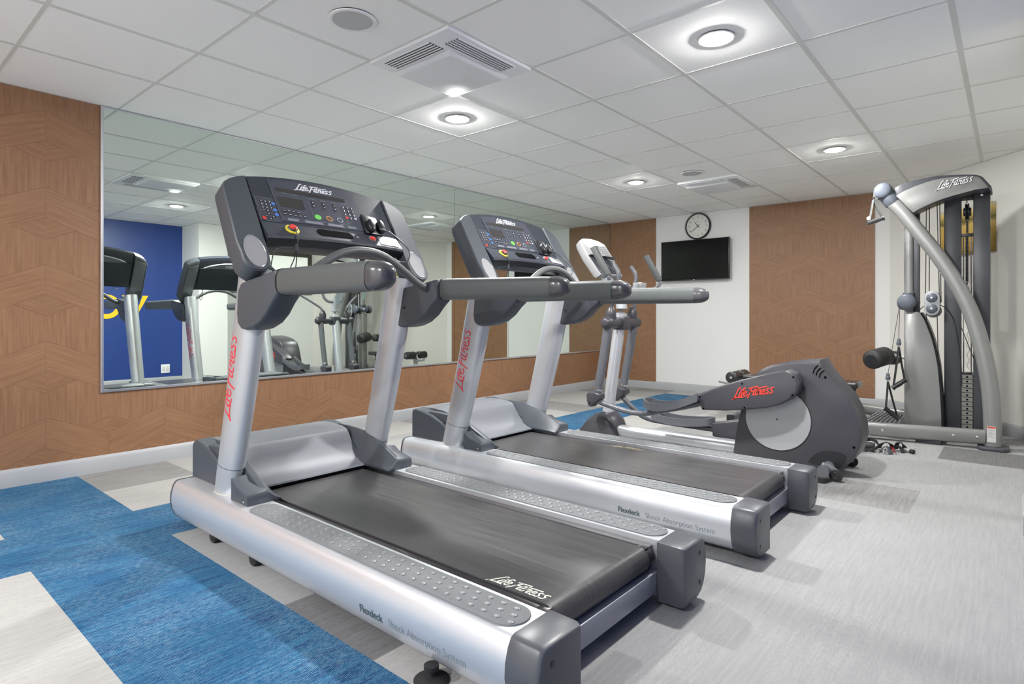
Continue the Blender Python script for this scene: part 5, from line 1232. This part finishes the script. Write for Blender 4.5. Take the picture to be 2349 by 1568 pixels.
m = M(BO); m.sweep([(2.46, 5.09, 0.420), (2.46, 5.49, 0.420)], 0.012, 10); m.sweep([(2.46, 5.29, 0.420), (2.40, 5.29, 0.35)], 0.014, 10); m.build('roll_axle', ELLDISC, be)

# ------------------------------------------------------------------ loose attachments on the floor in front of the gym
def ribbon(pts, w, th=0.004, k=6, o=(0, 0, 0), up=(0, 0, 1)):
    m = M(o); m.sweep(smooth_path(pts, k), (w, th), 8, up=up, pw=6); return m
x0, y0 = 3.745, 4.42
cf = thing('ankle_cuff', 'wide black ankle cuff curling on the floor beside the elliptical', 'ankle cuff', (3.72, 4.47, 0))
m = M((3.72, 4.47, 0)); pth = [(3.62+0.0, 4.44, 0.012), (3.66, 4.40, 0.014), (3.715, 4.375, 0.012), (3.76, 4.40, 0.020), (3.785, 4.45, 0.035), (3.775, 4.50, 0.055), (3.735, 4.53, 0.070), (3.69, 4.53, 0.060)]
rr = []
for k, p in enumerate(smooth_path(pth, 6)):
    pv = Vector(p); q = k/(len(pth)*6-6)
    up_ = Vector((0.0, 0.35-0.3*q, 0.35+0.65*q)).normalized()*0.024; rr.append([tuple(pv+Vector((0.002, 0, 0))), tuple(pv+up_+Vector((0.002, 0, 0))), tuple(pv+up_-Vector((0.003, 0.002, 0))), tuple(pv-Vector((0.003, 0.002, 0)))])
m.loft(rr); m.build('cuff_band', RUBBER, cf, ang=60)
m = M((3.72, 4.47, 0)); m.sweep([(3.62, 4.48, 0.035), (3.69, 4.475, 0.036), (3.76, 4.48, 0.034)], (0.035, 0.032), 16, pw=3); m.build('cuff_padding', FOAM, cf, bevel=0.004)
t = thing('attachment_strap', 'black looped strap in the middle of the floor pile under the gym beam', 'strap', (3.84, 4.55, 0))
o = (3.84, 4.55, 0)
ribbon([(3.77, 4.60, 0.01), (3.79, 4.54, 0.05), (3.83, 4.52, 0.075), (3.86, 4.55, 0.05), (3.85, 4.58, 0.012), (3.81, 4.60, 0.006)], 0.016, 0.003, o=o).build('strap_loop', RUBBER, t, ang=60)
ribbon([(3.79, 4.50, 0.006), (3.825, 4.50, 0.045), (3.85, 4.47, 0.03), (3.865, 4.45, 0.006)], 0.018, 0.003, o=o).build('strap_tail', GYMDARK, t, ang=60)
m = M(o); m.sweep([(3.835+0.016*math.cos(a), 4.44+0.006*math.sin(a), 0.010+0.006*math.sin(a*2)) for a in [2*PI*q/12 for q in range(13)]], 0.0032, 8); m.build('steel_buckle', CHROME, t)
t = thing('attachment_strap', 'short dark red strap with a steel clip lying in the floor pile', 'strap', (3.875, 4.53, 0))
ribbon([(3.855, 4.56, 0.045), (3.868, 4.53, 0.032), (3.882, 4.50, 0.012)], 0.010, 0.003, o=(3.875, 4.53, 0)).build('strap_web', REDSTR, t, ang=60)
m = M((3.875, 4.53, 0)); m.sweep([(3.886+0.014*math.cos(a), 4.478+0.016*math.sin(a), 0.008) for a in [2*PI*q/12 for q in range(13)]], 0.003, 8); m.build('steel_clip', CHROME, t)
t = thing('attachment_strap', 'black bunched strap at the right of the floor pile, touching the grey rope', 'strap', (3.90, 4.62, 0))
o = (3.90, 4.62, 0)
ribbon([(3.87, 4.66, 0.008), (3.885, 4.63, 0.055), (3.91, 4.61, 0.07), (3.93, 4.62, 0.04), (3.925, 4.65, 0.008)], 0.016, 0.003, o=o).build('strap_loop', RUBBER, t, ang=60)
ribbon([(3.86, 4.62, 0.006), (3.885, 4.60, 0.04), (3.915, 4.58, 0.03), (3.93, 4.56, 0.006)], 0.014, 0.004, o=o).build('strap_tail', BLACKPL, t, ang=60)
t = thing('triceps_rope', 'short grey rope with a black rubber end at the right end of the floor pile', 'rope attachment', (3.96, 4.64, 0))
o = (3.96, 4.64, 0)
m = M(o); m.sweep(smooth_path([(3.925, 4.65, 0.022), (3.945, 4.62, 0.018), (3.975, 4.595, 0.014)], 5), 0.013, 12); m.build('rope', ROPE, t)
m = M(o); m.sweep([(3.970, 4.598, 0.016), (3.974, 4.594, 0.016), (3.990, 4.576, 0.018), (3.994, 4.573, 0.018)], [(0.010, 0.010), (0.016, 0.016), (0.017, 0.017), (0.011, 0.011)], 14); m.build('rubber_end', RUBBER, t)
m = M(o); m.sweep([(3.985+0.014*math.cos(a), 4.64+0.004*math.sin(a), 0.022+0.014*math.sin(a)) for a in [2*PI*q/12 for q in range(13)]], 0.0026, 8); m.build('steel_ring', CHROME, t)

# ------------------------------------------------------------------ render look
SC.view_settings.view_transform = 'Standard'; SC.view_settings.look = 'None'; SC.view_settings.gamma = 1; SC.view_settings.use_curve_mapping = False
SC.view_settings.exposure = EXPOSURE
w = bpy.data.worlds.new('world'); SC.world = w; w.use_nodes = True
w.node_tree.nodes['Background'].inputs[0].default_value = (0.5, 0.5, 0.5, 1); w.node_tree.nodes['Background'].inputs[1].default_value = 0.3
try:
    SC.cycles.max_bounces = 10; SC.cycles.diffuse_bounces = 6; SC.cycles.glossy_bounces = 6
except Exception: pass
